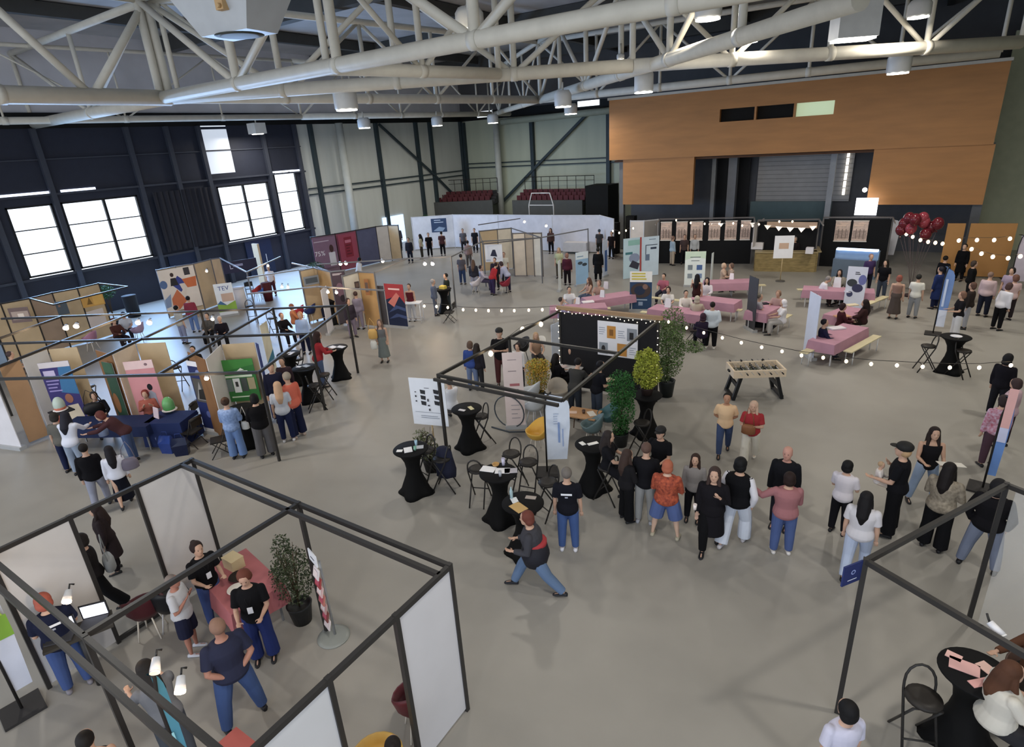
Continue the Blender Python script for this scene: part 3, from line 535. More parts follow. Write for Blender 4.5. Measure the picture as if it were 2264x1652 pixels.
rollup('pinkish white roll-up with red bar inside the centre stand',(1121,948),(1163,946),783,'dcc9c4',[('l',.25,.9,.7,1,.1,.008,'8c7c80'),('l',.25,.75,.85,1,.1,.008,'6a5c60'),('r',.3,.55,.8,.585,'b06468'),('l',.3,.5,.8,1,.1,.008,'8c8084'),('l',.3,.28,.75,4,.06,.008,'8c8890')],h=2.2)
rollup('white blank roll-up behind the centre stand by the drape',(1222,815),(1240,806),715,'ccd6ea',[],back='ccd6ea')
# round pop-up frame
t=thing('pop_up_frame','round dark-rimmed pop-up leaning on the lower pink roll-up','frame',(*G(1130,945),0),.1)
m=M(); m.tube([(.45*math.cos(a*.2618),-.05,.5+.46*math.sin(a*.2618)) for a in range(24)],.018,closed=True); m.build('rim',C('3c444c',.5),t)
M().tube([(-.5,-.2,.02),(.1,-.3,.02),(.6,-.1,.02)],.02).build('foot_bar',C('3c444c',.5),t)
board('display_board','white square board covered in small dark icons on a pole','display board',G(925,1002),G(1000,1010),.85,2.1,'dfe3ea',[(('p',[(x+.0,y-.04),(x+.13,y-.055),(x+.14,y+.03),(x-.01,y+.045)],'2f3034')) for x,y in ((.3,.72),(.3,.6),(.3,.48),(.68,.74),(.7,.62),(.68,.5))]+[('r',.42,.8,.56,.81,'44444c'),('r',.14,.7,.18,.72,'3c3c44'),('r',.14,.6,.18,.64,'3c3c44'),('r',.14,.5,.18,.53,'3c3c44'),('r',.86,.7,.9,.72,'3c3c44'),('r',.86,.55,.9,.58,'3c3c44'),('r',.48,.52,.52,.58,'44444c'),('r',.48,.42,.54,.45,'44444c'),('r',.5,.32,.54,.37,'3c3c44'),('l',.1,.28,.9,1,.1,.008,'9098a8'),('l',.25,.2,.8,2,.04,.012,'9098a8')],.02,'pole')
board('notice_board','white notice with a beige square on a wooden post before the bar','sign',G(1704,622),G(1746,622),1.15,2.25,'e6e6ea',[('r',.25,.42,.75,.68,'c8a68c')],.02,'pole')
# ---------------------------------------------------------------- beach flags
def flag(label,base,top,col,art=(),w=.5,face=None,bow=.25,back=None):
    x,y=G(*base); h=max(2.,min(3.6,zat((x,y),top))); t=thing('beach_flag',label,'flag',(x,y,0),math.atan2(-x,y) if face is None else face)
    pr=[]; n=14
    for i in range(n+1):
        s=i/n; z=.35+s*(h-.35); pr.append((z,-w/2+.02,min(w/2,-w/2+w*math.sqrt(max(0,1-max(0,(s-.8)/.2)**2)))-(w*.25*(1-s) if s<.5 else w*.12)))
    m=M(); vs=[(a,.01*math.sin(z*4),z) for z,a,b in pr]+[(b,.03*math.sin(z*4+1),z) for z,a,b in pr]; N_=n+1
    m.add(vs,[(i,N_+i,N_+i+1,i+1) for i in range(n)],True); m.add([(x_,y_+.012,z_) for x_,y_,z_ in vs],[(i,i+1,N_+i+1,N_+i) for i in range(n)],True)
    mats=[C(col,.6)]; face_art(m,mats,(-w/2,-.02,.3),(1,0,0),(0,0,1),w,h,art,.015); m.build('sail',mats,t)
    M().tube([(-w/2,0,.05),(-w/2,0,h*.8),(-w/2+.05,0,h*.96),(-w/4,0,h+.01)],.022).build('pole',BLKM,t)
    M().box((-w/2,0,.02),(.5,.5,.04)).build('base_plate',C('2e2c2c'),t); return t
flag('white beach flag with vertical blue lettering in front of the centre stand',(1240,1045),868,'d3dcea',[('r',.45,.25,.52,.5,'7f9cd0'),('r',.6,.2,.64,.42,'93abd8'),('l',.3,.6,.5,5,.03,.008,'a0b0cc')],.64)
flag('tall white beach flag beside the bar stall',(1966,578),482,'d8d8e0',[],.6)
flag('blue and white glowing beach flag in the crowd on the right',(2075,740),590,'6f93d0',[('r',.1,.0,.8,.25,'dbe2f4'),('r',.2,.3,.4,.7,'c8d8f4')],.34)
flag('pale lilac beach flag at the right edge of the photo',(2255,640),520,'b4a8b4',[],.8)
flag('slim pink to blue beach flag at the right behind the near stand',(2185,1085),880,'5f8fd8',[('r',.1,.55,.8,.95,'dfa8a4'),('r',.1,.4,.8,.55,'c8ccec')],.2)
flag('white and lime green beach flag at the left edge',(78,1555),1300,'c9cfe0',[('r',0,.45,.9,.62,'7fae2c'),('p',[(.1,.62),(.5,.75),(.8,.62)],'a4c838')],.3)
flag('turquoise beach flag under the clamp lamp at the bottom left',(440,1750),1505,'3f88a0',[('r',.1,.1,.3,.4,'8fd0dc')],.13)
# ---------------------------------------------------------------- light strings
bulbm=mat('warm_bulb',(1,.74,.44),.3,emit=6)
def string(label,pts,z=2.45,r=.045,lit=bulbm,wire=True,group=None):
    r*=.85
    P=[Vector(G3(p[0],p[1],p[2] if len(p)>2 else z)) for p in pts]; c=P[0]; t=thing('light_string',label,'string lights',tuple(c))
    W=[]
    for i,p in enumerate(P):
        W.append(p-c+Vector((0,0,.09)))
    M().tube(W,.007,4).build('cable',BLKM,t)
    for p in P: 
        M().ell(p-c,(r,r,r*1.25),8,6).build('bulb',lit,t)
    return t
string('festoon of small round bulbs from the far island to the centre stand',[(938,677),(965,678),(990,680),(1024,685),(1052,686),(1080,687),(1109,687),(1137,687),(1169,686),(1199,685),(1231,683)])
string('festoon from the centre stand corner across the free floor to the right',[(1478,712),(1518,725),(1556,736),(1597,747),(1639,758),(1684,768),(1729,777),(1772,786),(1820,791),(1871,799),(1926,805),(1983,808),(2040,811),(2100,813),(2165,813),(2235,808)],r=.04)
string('festoon dipping from the tall white flag to the right crowd',[(1984,506),(1994,512),(2004,518),(2018,524),(2035,531),(2052,535),(2068,537),(2084,539)],z=2.6,r=.07)
string('upper festoon along the orange boards at the right',[(2120,532),(2160,531),(2198,531),(2233,528)],z=2.9,r=.07)
string('lower festoon under the upper one at the right',[(2148,551),(2170,561),(2195,568),(2229,571),(2256,567)],z=2.6,r=.07)
string('short festoon at the pillar left of the stalls',[(1355,511),(1369,515),(1384,510),(1400,505)],z=2.6,r=.05)
string('festoon along the front of the black stall',[(1495,487),(1527,493),(1558,495),(1590,495),(1621,494),(1641,499),(1664,500),(1678,496)],z=2.7,r=.05)
string('two-bulb lamp above the wooden bar',[(1723,490),(1752,490)],z=2.9,r=.05)
string('three large bulbs on a cable along the left rail of the centre stand',[(1085,782),(1155,728),(1196,717)],z=2.4,r=.07)
# clamp spotlights on the stands
spotw=C('d8d8dc',.4); spg=mat('spot_glow',(1,.78,.55),.3,emit=14); spoff=C('ececec',.3)
def spots(label,pts,z=2.45,r=.05,on=True):
    for i,(p,la) in enumerate(zip(pts,label)):
        x,y=G(*p,z); t=thing('clamp_spotlight',la,'spotlight',(x,y,z),0,'clamp spotlights on the stand rails')
        M().cyl((0,0,0),(.1,-.08,-.06),r*.7,r,10).build('lamp_body',spotw,t); M().cyl((.1,-.08,-.06),(.112,-.09,-.067),r*.95,r*.95,10).build('lens',spg if on else spoff,t); M().tube([(0,0,0),(-.03,.04,.06),(-.02,.08,.03)],.012).build('clamp',BLKM,t)
        if on and p[1]>560:
            l=bpy.data.lights.new('spot_light','POINT'); l.energy=14; l.color=(1,.72,.45); l.shadow_soft_size=.06; o=bpy.data.objects.new('spot_light',l); COL.objects.link(o); o.parent=t; o.location=(.16,-.14,-.12)
spots(['glowing clamp lamp above the redhead at the near left stand'],[(152,1306)],2.35,.055)
spots(['glowing clamp lamp next to the turquoise flag'],[(400,1496)],2.5,.055)
spots(['unlit white clamp lamp on the near left front rail'],[(345,1455)],2.5,.055,False)
spots(['white and black clamp lamp on the near right stand rail'],[(2188,1376)],2.5,.05,False)
spots(['left orange glowing spot at the far left stand','right orange glowing spot at the far left stand','left glowing spot over the pink chairs','right glowing spot over the pink chairs'],[(147,720),(170,716),(306,708),(331,708)],2.3,.09)
spots(['left of two glowing spots before the 75% wall','right of two glowing spots before the 75% wall','glowing spot left of the brown-haired group','left of two spots near the red stand desk','right of two spots near the red stand desk','spot on the far white partition stand','bright spot at the far centre stand corner'],[(752,580),(764,579),(845,574),(938,580),(955,580),(1158,488),(1206,497)],2.35,.08)
spots(['small spot over the blue navy roll-up','small spot over the blue graphic wall','tiny left spot above the navy header sign','spot above the white table left','left small spot on the middle rail','right small spot on the middle rail','left spot on the lower island rail','right spot on the lower island rail'],[(457,828),(457,596),(592,584),(470,700),(623,630),(636,631),(724,641),(743,642)],2.4,.055)
# ================================================================ furniture
seatb=C('26221f',.5); coverm=C('0b0b0c',.8,spec=.2); topm=C('101012',.75,spec=.15)
def stool_proto():
    t=thing('bar_stool','x','bar stool'); h=.79
    M().lathe([(.02,h-.02),(.18,h-.015),(.2,h),(.195,h+.035),(.1,h+.045),(.0,h+.045)]).build('seat',seatb,t)
    b=M(); pts=[(-.19,.24,.0),(-.17,-.13,h)]+[(-.17*math.cos(a),-.145-.05*math.sin(a),h+.1+.24*math.sin(a)) for a in [i*math.pi/8 for i in range(9)]]+[(.17,-.13,h),(.19,.24,.0)]
    b.tube(pts,.017,6); b.build('back_frame',BLKM,t)
    f=M(); f.tube([(-.16,-.3,0),(-.15,.14,h-.02),(.15,.14,h-.02),(.16,-.3,0)],.016,6); f.build('front_frame',BLKM,t)
    f=M(); f.tube([(-.185,.13,.25),(.185,.13,.25)],.013,6); f.build('footrest',BLKM,t); return note(t)
STOOL=[stool_proto(),False]
def stool(label,px,py,rz,base=True):
    """px,py: foot of the stool on the floor"""
    loc=G(px,py)
    if not STOOL[1]: STOOL[1]=True; o=STOOL[0]; o.location=(*loc,0); o.rotation_euler=(0,0,rz); o['label']=label; o['group']='black folding bar stools'
    else: o=dup(STOOL[0],loc,rz,label,'black folding bar stools')
    return o
def cocktail_proto():
    t=thing('cocktail_table','x','standing table')
    m=M(); mod=lambda i,a:1+ (.34 if i==0 else .2 if i==1 else .1 if i==2 else .03 if i==3 else 0)*(math.cos(2*a))**2*1.0-(.12 if i<2 else 0)
    m.lathe([(.36,.0),(.32,.1),(.245,.28),(.18,.48),(.155,.65),(.18,.82),(.265,1.0),(.375,1.09),(.39,1.105)],n=32,mod=mod); m.build('stretch_cover',coverm,t)
    M().lathe([(.385,1.1),(.39,1.115),(.38,1.125),(0,1.126)],n=32).build('table_top',topm,t); return note(t)
CT=[cocktail_proto(),False]
def cocktail(label,px,py,rz=.4,at=None):
    loc=at or G(px,py)
    if not CT[1]: CT[1]=True; o=CT[0]; o.location=(*loc,0); o.rotation_euler=(0,0,rz); o['label']=label; o['group']='standing tables in black stretch covers'
    else: o=dup(CT[0],loc,rz,label,'standing tables in black stretch covers')
    return loc
def papers(loc,z,items,seed=1):
    random.seed(seed)
    for name,label,dx,dy,w_,d_,col in items:
        o=M().box((0,0,.004),(w_,d_,.008)).build(name,C(col,.6)); o.location=(loc[0]+dx,loc[1]+dy,z); o.rotation_euler=(0,0,random.uniform(-1,1)); tag(o,label,'paper' if name!='leaflet_stack' else 'leaflets')
def glassware(label,loc,z,r=.035,h=.12,col='9fc4d8',name='water_glass',cat='glass'):
    o=M().lathe([(r*.8,0),(r,h),(r*.9,h),(r*.7,.01)],n=10).build(name,C(col,.15,noise=0)); o.location=(*loc,z); tag(o,label,cat); return o
def bottle(label,loc,z,col='a8c8d0'):
    o=M().lathe([(.03,0),(.033,.15),(.012,.21),(.012,.24)],n=10).build('bottle',C(col,.15,noise=0)); o.location=(*loc,z); tag(o,label,'bottle')
c1=cocktail('black covered standing table with a white notebook, leftmost near the icon board',921,1088)
papers(c1,1.127,[('notebook','white notebook on the leftmost standing table',.0,-.08,.24,.18,'e8e8ec'),('brochure','grey brochure behind the white notebook',.13,.12,.22,.15,'b4b8c0'),('plate','small white saucer left of the white notebook',-.14,-.2,.13,.1,'f0f0f0')])
glassware('clear water glass on the leftmost standing table',(c1[0]+.02,c1[1]+.17),1.127); glassware('green tumbler beside the white notebook',(c1[0]+.16,c1[1]-.02),1.135,col='7fb8a0',h=.09)
c2=cocktail('black covered standing table with two small trays, behind the leftmost one',1040,990)
papers(c2,1.127,[('paper_tray','pale yellow tray on the table behind the icon board',.1,.05,.22,.1,'d8cf9c'),('phone','white phone lying near the yellow tray',-.03,-.15,.18,.09,'e0dde0')],3)
c3=cocktail('black covered standing table strewn with white papers, among the stools',1110,1148)
papers(c3,1.127,[('paper_sheet','white sheet hanging over the left rim of the paper-strewn table',-.25,.0,.3,.21,'ececf0'),('paper_sheet','white sheet on the right of the paper-strewn table',.05,.08,.3,.21,'e6e6ea'),('magazine','printed magazine at the back of the paper-strewn table',.2,.16,.26,.18,'b8b4bc')],5)
glassware('tall clear cup at the back of the paper-strewn table',(c3[0]-.06,c3[1]+.28),1.127,.04,.16,'c8c4dc'); glassware('clear glass at the front of the paper-strewn table',(c3[0]+.13,c3[1]-.12),1.135,.035,.12,'b8bcc4')
glassware('small amber bowl at the back left of the paper-strewn table',(c3[0]-.2,c3[1]+.2),1.127,.08,.04,'c89a54','bowl','bowl')
c4=cocktail('black covered standing table with a tan folder, beside the striding person',1163,1222)
papers(c4,1.127,[('folder','tan folder on the table beside the striding person',.02,-.18,.3,.22,'c9a25c'),('paper_sheet','crumpled white napkin left of the tan folder',-.17,-.02,.18,.12,'dfe4e8'),('paper_sheet','thin brochure behind the tan folder',.05,.2,.2,.1,'a89c94')],7)
bottle('clear water bottle on the tan folder table',(c4[0]-.26,c4[1]+.02),1.127)
c5=cocktail('black covered standing table with scattered cards beside the seated long-haired woman',1312,1080)
papers(c5,1.127,[('card','white card at the left rim near the seated woman',-.2,-.1,.16,.1,'ecebe6'),('card','white card in the middle near the seated woman',.0,.0,.24,.1,'f0eeea')],8)
c6=cocktail('black covered standing table carrying the yellow-green shrub',1428,960,.2)
c7=cocktail('black covered standing table between two stools on the right',2097,822,.5)
glassware('white plate on the right standing table',c7,1.127,.16,.015,'d8dce8','plate','plate')
c8=cocktail('black covered standing table with leaflets in painted red light at the lower right',0,0,.3,(1.45,7.2))
papers(c8,1.127,[('leaflet','large pink leaflet on the lower right table',-.12,.02,.3,.2,'dfaaa6'),('leaflet','pink folded card at the rim of the lower right table',-.22,.14,.16,.12,'e4b4ac'),('leaflet','white leaflet near the hands on the lower right table',.12,.1,.24,.14,'d8b0a4'),('leaflet','narrow pink strip on the lower right table',.02,-.16,.24,.1,'d89c98')],9)  # pink tints put the red light on this table into the paper colour
c9=cocktail('black covered standing table where the woman in red writes',755,835,.1)
papers(c9,1.127,[('paper_sheet','white sheet under the hands of the woman in red',-.1,-.05,.3,.2,'e8e8ee'),('paper_sheet','white sheet at the right of the writing table',.15,.08,.3,.2,'dfe2ea')],11)
c10=cocktail('black covered standing table with laptop, next to the single stool',688,885,.3)
papers(c10,1.127,[('tablet','pale tablet on the table next to the single stool',-.05,.1,.24,.16,'a8b0bc'),('paper_sheet','white brochure at the left rim next to the tablet',-.22,-.05,.16,.12,'e0e2ea')],12)
c11=cocktail('black covered standing table with two leaflets, farthest of the left trio',652,850,.2)
papers(c11,1.127,[('leaflet','left long leaflet on the farthest table of the left trio',-.08,0,.1,.3,'e6e6ea'),('leaflet','right long leaflet on the farthest table of the left trio',.1,.05,.1,.3,'dcdce4')],13)
c12=cocktail('black covered standing table with a yellow box in the free middle floor',985,690,.1)
o=M().box((0,0,.06),(.3,.22,.12)).box((.0,0,.13),(.26,.18,.03)).build('box',C('d8c040')); o.location=(*c12,1.127); tag(o,'yellow box on the standing table in the middle floor','box')
c13=cocktail('black covered standing table behind the woman in denim blue',552,985,.3)
c14=cocktail('black covered standing table near the red stand desk',742,715,.2); c15=cocktail('black covered standing table before the island wall',705,770,.6) if 0 else None
for la,px,py,rz in [('black bar stool at the left behind the leftmost standing table',950,1062,2.9),('black bar stool at the right of the two-tray table',1068,982,2.6),('black bar stool with round back, left of the paper-strewn table',1062,1108,.35),
 ('black bar stool right behind the paper-strewn table',1135,1072,3.0),('small black bar stool right of the paper-strewn table',1172,1092,3.3),('black bar stool left of the person in the printed black tee',1215,1140,2.7),
 ('black bar stool with the dark blue coat over it',985,1082,1.9),('black bar stool under the seated long-haired woman',1343,1105,1.4),('black bar stool standing alone below the yellow-green shrub',1418,1000,2.4),
 ('black bar stool left of the right standing table',2042,820,1.9),('black bar stool right of the right standing table',2118,832,-2.1),('black bar stool alone at the lower right on the free floor',2015,1648,3.5),
 ('black bar stool beside the writing table of the woman in red',725,880,-1.),('black bar stool behind the farthest table of the left trio',668,842,2.8),('black bar stool between the two lower black tables of the trio',705,905,-.6),
 ('black bar stool beside the pink roll-up stand gap',212,905,.6),('black bar stool left of the navy roll-up behind the panels',400,860,.7),('black bar stool before the far left blue floor patch',610,742,.5),('black bar stool under the black armchair rail',560,712,.9)]: stool(la,px,py,rz)
# folding chairs
def fchair(label,px,py,rz,col=None,first=[None]):
    if first[0] is None:
        t=thing('folding_chair','x','chair'); M().box((0,0,.45),(.42,.4,.035)).build('seat',seatb,t); M().tube([(-.2,-.24,.84),(0,-.27,.86),(.2,-.24,.84)],.05,6).box((0,-.24,.72),(.4,.03,.2)).build('backrest',seatb,t)
        for s in (-1,1): M().tube([(s*.21,.25,0),(s*.21,-.08,.45),(s*.21,-.24,.86)],.013,6).build('leg',BLKM,t); M().tube([(s*.19,-.26,0),(s*.19,.16,.43)],.013,6).build('leg',BLKM,t)
        M().tube([(-.2,-.12,.2),(.2,-.12,.2)],.01,6).build('stretcher',BLKM,t); first[0]=note(t); o=t; o.location=(*G(px,py),0); o.rotation_euler=(0,0,rz); o['label']=label; o['group']='dark folding chairs'
    else: o=dup(first[0],G(px,py),rz,label,'dark folding chairs')
    return o
for la,px,py,rz in [('dark folding chair beside the woman in denim blue',492,1005,2.6),('dark folding chair behind the blue bags',425,950,2.2),('grey folding chair draped with a jacket by the blue bags',432,985,1.9),('dark folding chair half behind the small table near the pink table',1535,755,2.),
 ('dark folding chair in the orange-lit far left stand',555,655,1.),('dark folding chair beside the standing table with the yellow box',995,712,2.),('dark folding chair near the far left crates',160,745,1.)]: fchair(la,px,py,rz)
# shell chairs
def shell(label,px,py,rz,col,leg='d8cfc0',s=1.):
    t=thing('shell_chair',label,'chair',(*G(px,py),0),rz); t.scale=(s,s,s)
    m=M(); n=20; rings=[]
    def R(r,z,f): return [(math.cos(a)*r,math.sin(a)*r*.95,z+(f*max(0,-math.sin(a)+.25) )) for a in [6.28318*i/n for i in range(n)]]
    m.loft([R(.05,.42,0),R(.2,.43,0),R(.27,.5,.05),R(.3,.58,.18),R(.31,.62,.22),R(.285,.62,.22),R(.25,.5,.07),R(.17,.46,0),R(.02,.455,0)]); m.build('seat_shell',C(col,.45),t)
    for a in (.8,2.3,3.9,5.5): M().cyl((math.cos(a)*.14,math.sin(a)*.14,.43),(math.cos(a)*.24,math.sin(a)*.24,0),.013,n=6).build('leg',C(leg),t)
    return t
shell('yellow shell chair beside the white beach flag',1190,1000,2.6,'d9a520')
shell('white shell chair at the corner of the centre stand, nearer one',1183,935,1.2,'c4c8cc','c8c8cc'); shell('white shell chair behind the nearer white one',1175,905,1.7,'c9cdd2','c8c8cc')
shell('beige shell chair below the grey-shirted back in the centre stand',1235,905,-2.5,'9c9284'); shell('white shell chair under the blonde head in the centre stand',1190,800,2.9,'d8d2c8')
shell('dark red shell chair beside the black one at the near left stand',340,1400,.8,'4c1a22'); shell('black shell chair between the dark red one and the man in the grey tee',395,1385,.6,'16181d','c8c8c8')
shell('dark red shell chair behind the nearest right white panel',930,1612,1.,'5c1a24'); shell('yellow shell chair at the bottom edge of the photo',850,1745,.5,'c9a040')
shell('teal shell chair behind the tall dark green shrub',1345,960,2.2,'3f6a72'); shell('pale teal lounge chair under the standing men',1310,985,1.8,'5c7478'); shell('red shell chair in the middle left island',664,715,2.,'b81c2c'); shell('navy shell chair in the middle left island',690,712,2.,'24346a'); shell('red shell chair in the far left beige stand',572,665,2.,'b83030'); shell('blue shell chair right of the red one in the beige stand',588,665,2.,'2c5cb0')
shell('mauve plastic chair, left one at the far left table',208,775,2.,'b07a98'); shell('mauve plastic chair with arched back, right one',312,755,2.4,'a890b0'); shell('white plastic chair by the brown-haired group',1053,650,2.,'d0c8cc'); shell('glossy crimson tub chair at the far centre',1118,650,2.,'9c2038')
shell('black plastic armchair on the far side of the centre stand',1155,800,2.6,'1b1b1d','1b1b1d')
shell('dark brown shell chair behind the seated pair at the lower right table',2262,1560,2.4,'4a352c')
# small wooden table and round table in the centre stand
x,y=G(1290,960); t=thing('side_table','low wooden table with leaflets in the centre stand','table',(x,y,0),.1)
M().box((0,0,.6),(.85,.6,.03)).build('tabletop',C('b98a5c',.4),t)
for a in (-1,1):
    for b in (-1,1): M().cyl((a*.3,b*.2,.59),(a*.38,b*.26,0),.014,n=6).build('leg',C('6a4a34'),t)
papers((x,y),.617,[('leaflet','white leaflet at the right of the low wooden table',.22,.05,.3,.18,'ded8cc'),('leaflet','pinkish leaflet at the left of the low wooden table',-.25,-.08,.2,.15,'d8b8a4')],14)
glassware('small brown cup on the low wooden table',(x+.02,y),.617,.045,.09,'5c4436','cup','cup')
x,y=G(1255,860); t=thing('round_table','round white-rimmed table under the papers of the seated woman','table',(x,y,0)); M().lathe([(.5,.72),(.52,.74),(.5,.755),(0,.755)],n=28).build('tabletop',C('c9c6c8',.4),t); M().lathe([(.25,0),(.25,.03),(.04,.06),(.04,.73)]).build('pedestal',C('8a8a8c',.4),t)
papers((x,y),.757,[('paper_sheet','pinkish sheet under the hands of the seated dark-haired woman',-.1,-.1,.3,.22,'d8c0bc'),('folder','black folder at the back of the round table',.05,.3,.3,.2,'232325')],15)
# blue cloth table in the rotated row
def clothtable(label,c,rz,w_,d_,col,h=.75,drop=.3,cat='table',clab=None,legs='8a8a8a'):
    t=thing('folding_table',label,cat,(c[0],c[1],0),rz)
    M().box((0,0,h-.02),(w_,d_,.035)).build('tabletop',C('b8a890'),t)
    for a in (-1,1):
        for b in (-1,1): M().box((a*(w_/2-.12),b*(d_/2-.1),(h-.04)/2),(.035,.035,h-.04)).build('leg',C(legs,.4),t)
    m=M(); n=48; per=[]
    def rr(s,z,k):
        pts=[]
        for i in range(n):
            q=i/n*4; sd=int(q); f=q-sd; hx,hy=w_/2+s,d_/2+s
            x_,y_=[(-hx+2*hx*f,-hy),(hx,-hy+2*hy*f),(hx-2*hx*f,hy),(-hx,hy-2*hy*f)][sd]
            wv=k*.5*math.sin(i*2.1)*.5+k*.5*math.sin(i*.9); pts.append((x_+(wv if sd%2 else 0),y_+(0 if sd%2 else wv),z))
        return pts
    m.loft([rr(.055,h-drop,.012),rr(.04,h-drop*.5,.007),rr(.018,h,.0),rr(.012,h+.006,0),rr(-.04,h+.008,0)],sm=False)
    o=m.build('tablecloth',C(col,.75)); o.location=(c[0],c[1],0); o.rotation_euler=(0,0,rz); tag(o,clab,'tablecloth'); return t
tt=clothtable('folding table under the navy cloth in the blue banner stand',G(262,985),.5,2.6,.75,'10224e',drop=.28,clab='navy satin cloth on the table in the blue banner stand')
clothtable('folding table under the glossy blue cloth with bags',G(390,975),.5,1.1,.8,'14285c',drop=.7,clab='glossy blue cloth hanging deep at the right of the navy table')
# pink tables and benches
PK='b58296'
for i,(c,rz,w_,la) in enumerate([(G(1278,678,.75),.55,2.3,'nearest left pink table next to the black drape'),(G(1345,655,.75),.9,2.2,'pink table next to the long bench, behind the nearest left one'),(G(1508,686,.75),-.1,2.5,'pink table behind the yellow photo roll-up'),(G(1580,662,.75),-.12,1.9,'pink table behind the person in the white top'),
  (G(1612,622,.75),.45,2.1,'farthest pink table near the wooden bar'),(G(1693,680,.75),1.35,1.7,'narrow pink table beside the charcoal roll-up'),(G(1855,738,.75),1.25,2.4,'nearest right pink table beside the tall white roll-up'),(G(1870,690,.75),1.2,1.5,'pink table with flowers behind the nearest right one'),(G(1853,640,.75),.1,2.6,'pink table at the far right in front of the lit fridge')]):
    clothtable('folding table under the '+la.replace('pink table','pink cloth'),c,rz,w_,.8,PK,drop=.33,clab='dusty pink tablecloth on the '+la.replace('pink table','table'),legs='d0cfd0')
    KP=c
def bench(label,c,rz,w_=2.1):
    t=thing('bench',label,'bench',(c[0],c[1],0),rz,'wooden benches with white frames'); M().box((0,0,.46),(w_,.26,.035)).build('seat_board',C('cfc49c',.5),t)
    for a in (-1,1): m=M(); m.tube([(a*(w_/2-.2),-.11,0),(a*(w_/2-.2),-.11,.44),(a*(w_/2-.2),.11,.44),(a*(w_/2-.2),.11,0)],.016,6); m.build('leg',C('d4d6d8',.4),t)
for a in [('long bench right of the pink table near the drape',G(1365,660,.46),.95,2.2),('bench end beside the nearest left pink table',G(1308,684,.46),.55,1.6),('bench between the yellow roll-up and its pink table',G(1478,662,.46),-.08,2.0),('bench in front of the pink table behind the white top',G(1586,680,.46),-.1,2.),
 ('small bench right of the farthest pink table',G(1650,632,.46),.5,1.7),('bench in front of the nearest left photo table row',G(1478,697,.46),-.08,2.4),('short bench right of the narrow pink table',G(1728,705,.46),1.35,1.4),('long bench right of the nearest right pink table',G(1908,760,.46),1.25,2.2),('bench left of the nearest right pink table',G(1808,765,.46),1.25,1.9),('bench behind the white photo roll-up at the right',G(1935,665,.46),1.2,1.8),('bench at the left end of the far right pink table',G(1795,640,.46),.4,1.2)]: bench(*a)
# things on the pink tables
for la,px,py,col,s in [('white menu holder on the near left pink table',1278,665,'ecebee',1),('white card holder on the pink table by the bench',1340,632,'e4dde6',1.2),('white menu stand on the photo roll-up table',1477,672,'e8e8ec',1.3),('second white holder at the left bench table',1332,650,'e0e2e8',1.1),('white holder on the farthest pink table',1618,611,'e8e0e6',1),('white holder on the far right pink table',1851,628,'e8eaf0',1.5)]:
    x,y=G(px,py,.9); o=M().poly([(-.1*s,-.05,0),(.1*s,-.05,0),(.08*s,0,.28*s),(-.08*s,0,.28*s)],.01).poly([(.1*s,.05,0),(-.1*s,.05,0),(-.08*s,0,.28*s),(.08*s,0,.28*s)],.01).build('menu_holder',C(col)); o.location=(x,y,.762); tag(o,la,'menu holder')
for la,px,py,w_,col in [('white papers on the near left pink table',1300,668,.5,'e6e0e4'),('open laptop on the narrow pink table',1688,672,.36,'2c2c34'),('black and white papers on the right pink table',1850,726,.5,'d8d0d8'),('tray with flowers on the table behind the nearest right one',1862,700,.5,'c8906c'),('beige bag on the far end of the right tables',1884,675,.4,'d8c8a8'),('white paper at the left of the far right pink table',1880,645,.4,'d8d4e0'),('small dark purse on the photo roll-up table',1530,666,.25,'2c2830')]:
    x,y=G(px,py,.77); o=M().box((0,0,.02),(w_,w_*.6,.04)).build('table_item',C(col)); o.name=la.split()[-1] if 0 else ('laptop' if 'laptop' in la else 'bag' if 'bag' in la or 'purse' in la else 'tray' if 'tray' in la else 'papers'); o.location=(x,y,.762); o.rotation_euler=(0,0,.7); tag(o,la,o.name.split('.')[0])
# foosball
x,y=G(1665,872); t=thing('foosball_table','pale wooden foosball table with black legs on the free floor','foosball table',(x,y,0),.52)
m=M(); L_,W_,z0,z1=1.45,.78,.68,.9; T=.05
for s in (-1,1): m.box((0,s*(W_/2-T/2),(z0+z1)/2),(L_,T,z1-z0)); m.box((s*(L_/2-T/2),0,(z0+z1)/2),(T,W_-2*T,z1-z0))
m.build('cabinet',C('dcc6a8',.5),t); M().box((0,0,z0+.03),(L_-.1,W_-.1,.03)).build('playing_field',C('50564c'),t)
for k in range(8):
    xx=-.56+k*.16; r=M(); r.cyl((xx,-.62+.1*(k%2),z1-.04),(xx,.52+.1*(k%2),z1-.04),.008,n=6).build('rod',C('a8a8aa',.3,metal=.6),t)
    M().cyl((xx,(-.62 if k%2 else .62),z1-.04),(xx,(-.5 if k%2 else .5),z1-.04),.018,n=8).build('handle',BLACK,t)
    for j in range([1,2,3,5,5,3,2,1][k]): yy=(j-([1,2,3,5,5,3,2,1][k]-1)/2)*.13; M().box((xx,yy,z1-.06),(.025,.03,.1)).build('player',C('2c2c30' if k%2 else 'b8b0a8'),t)
for s in (-1,1):
    m=M(); m.poly([(s*.45,-.3,z0),(s*.62,-.3,z0),(s*.8,-.34,.0),(s*.62,-.34,.0),(s*.42,-.3,.5)],.6); 
    q=M(); q.bar((s*.5,-.33,z0),(s*.68,-.36,0),.1,.09).bar((s*.5,.33,z0),(s*.68,.36,0),.1,.09).bar((s*.68,-.36,.06),(s*.68,.36,.06),.1,.06).bar((s*.56,-.33,.4),(s*.56,.33,.4),.05,.12); q.build('leg_frame',C('1a1b1e',.4),t)
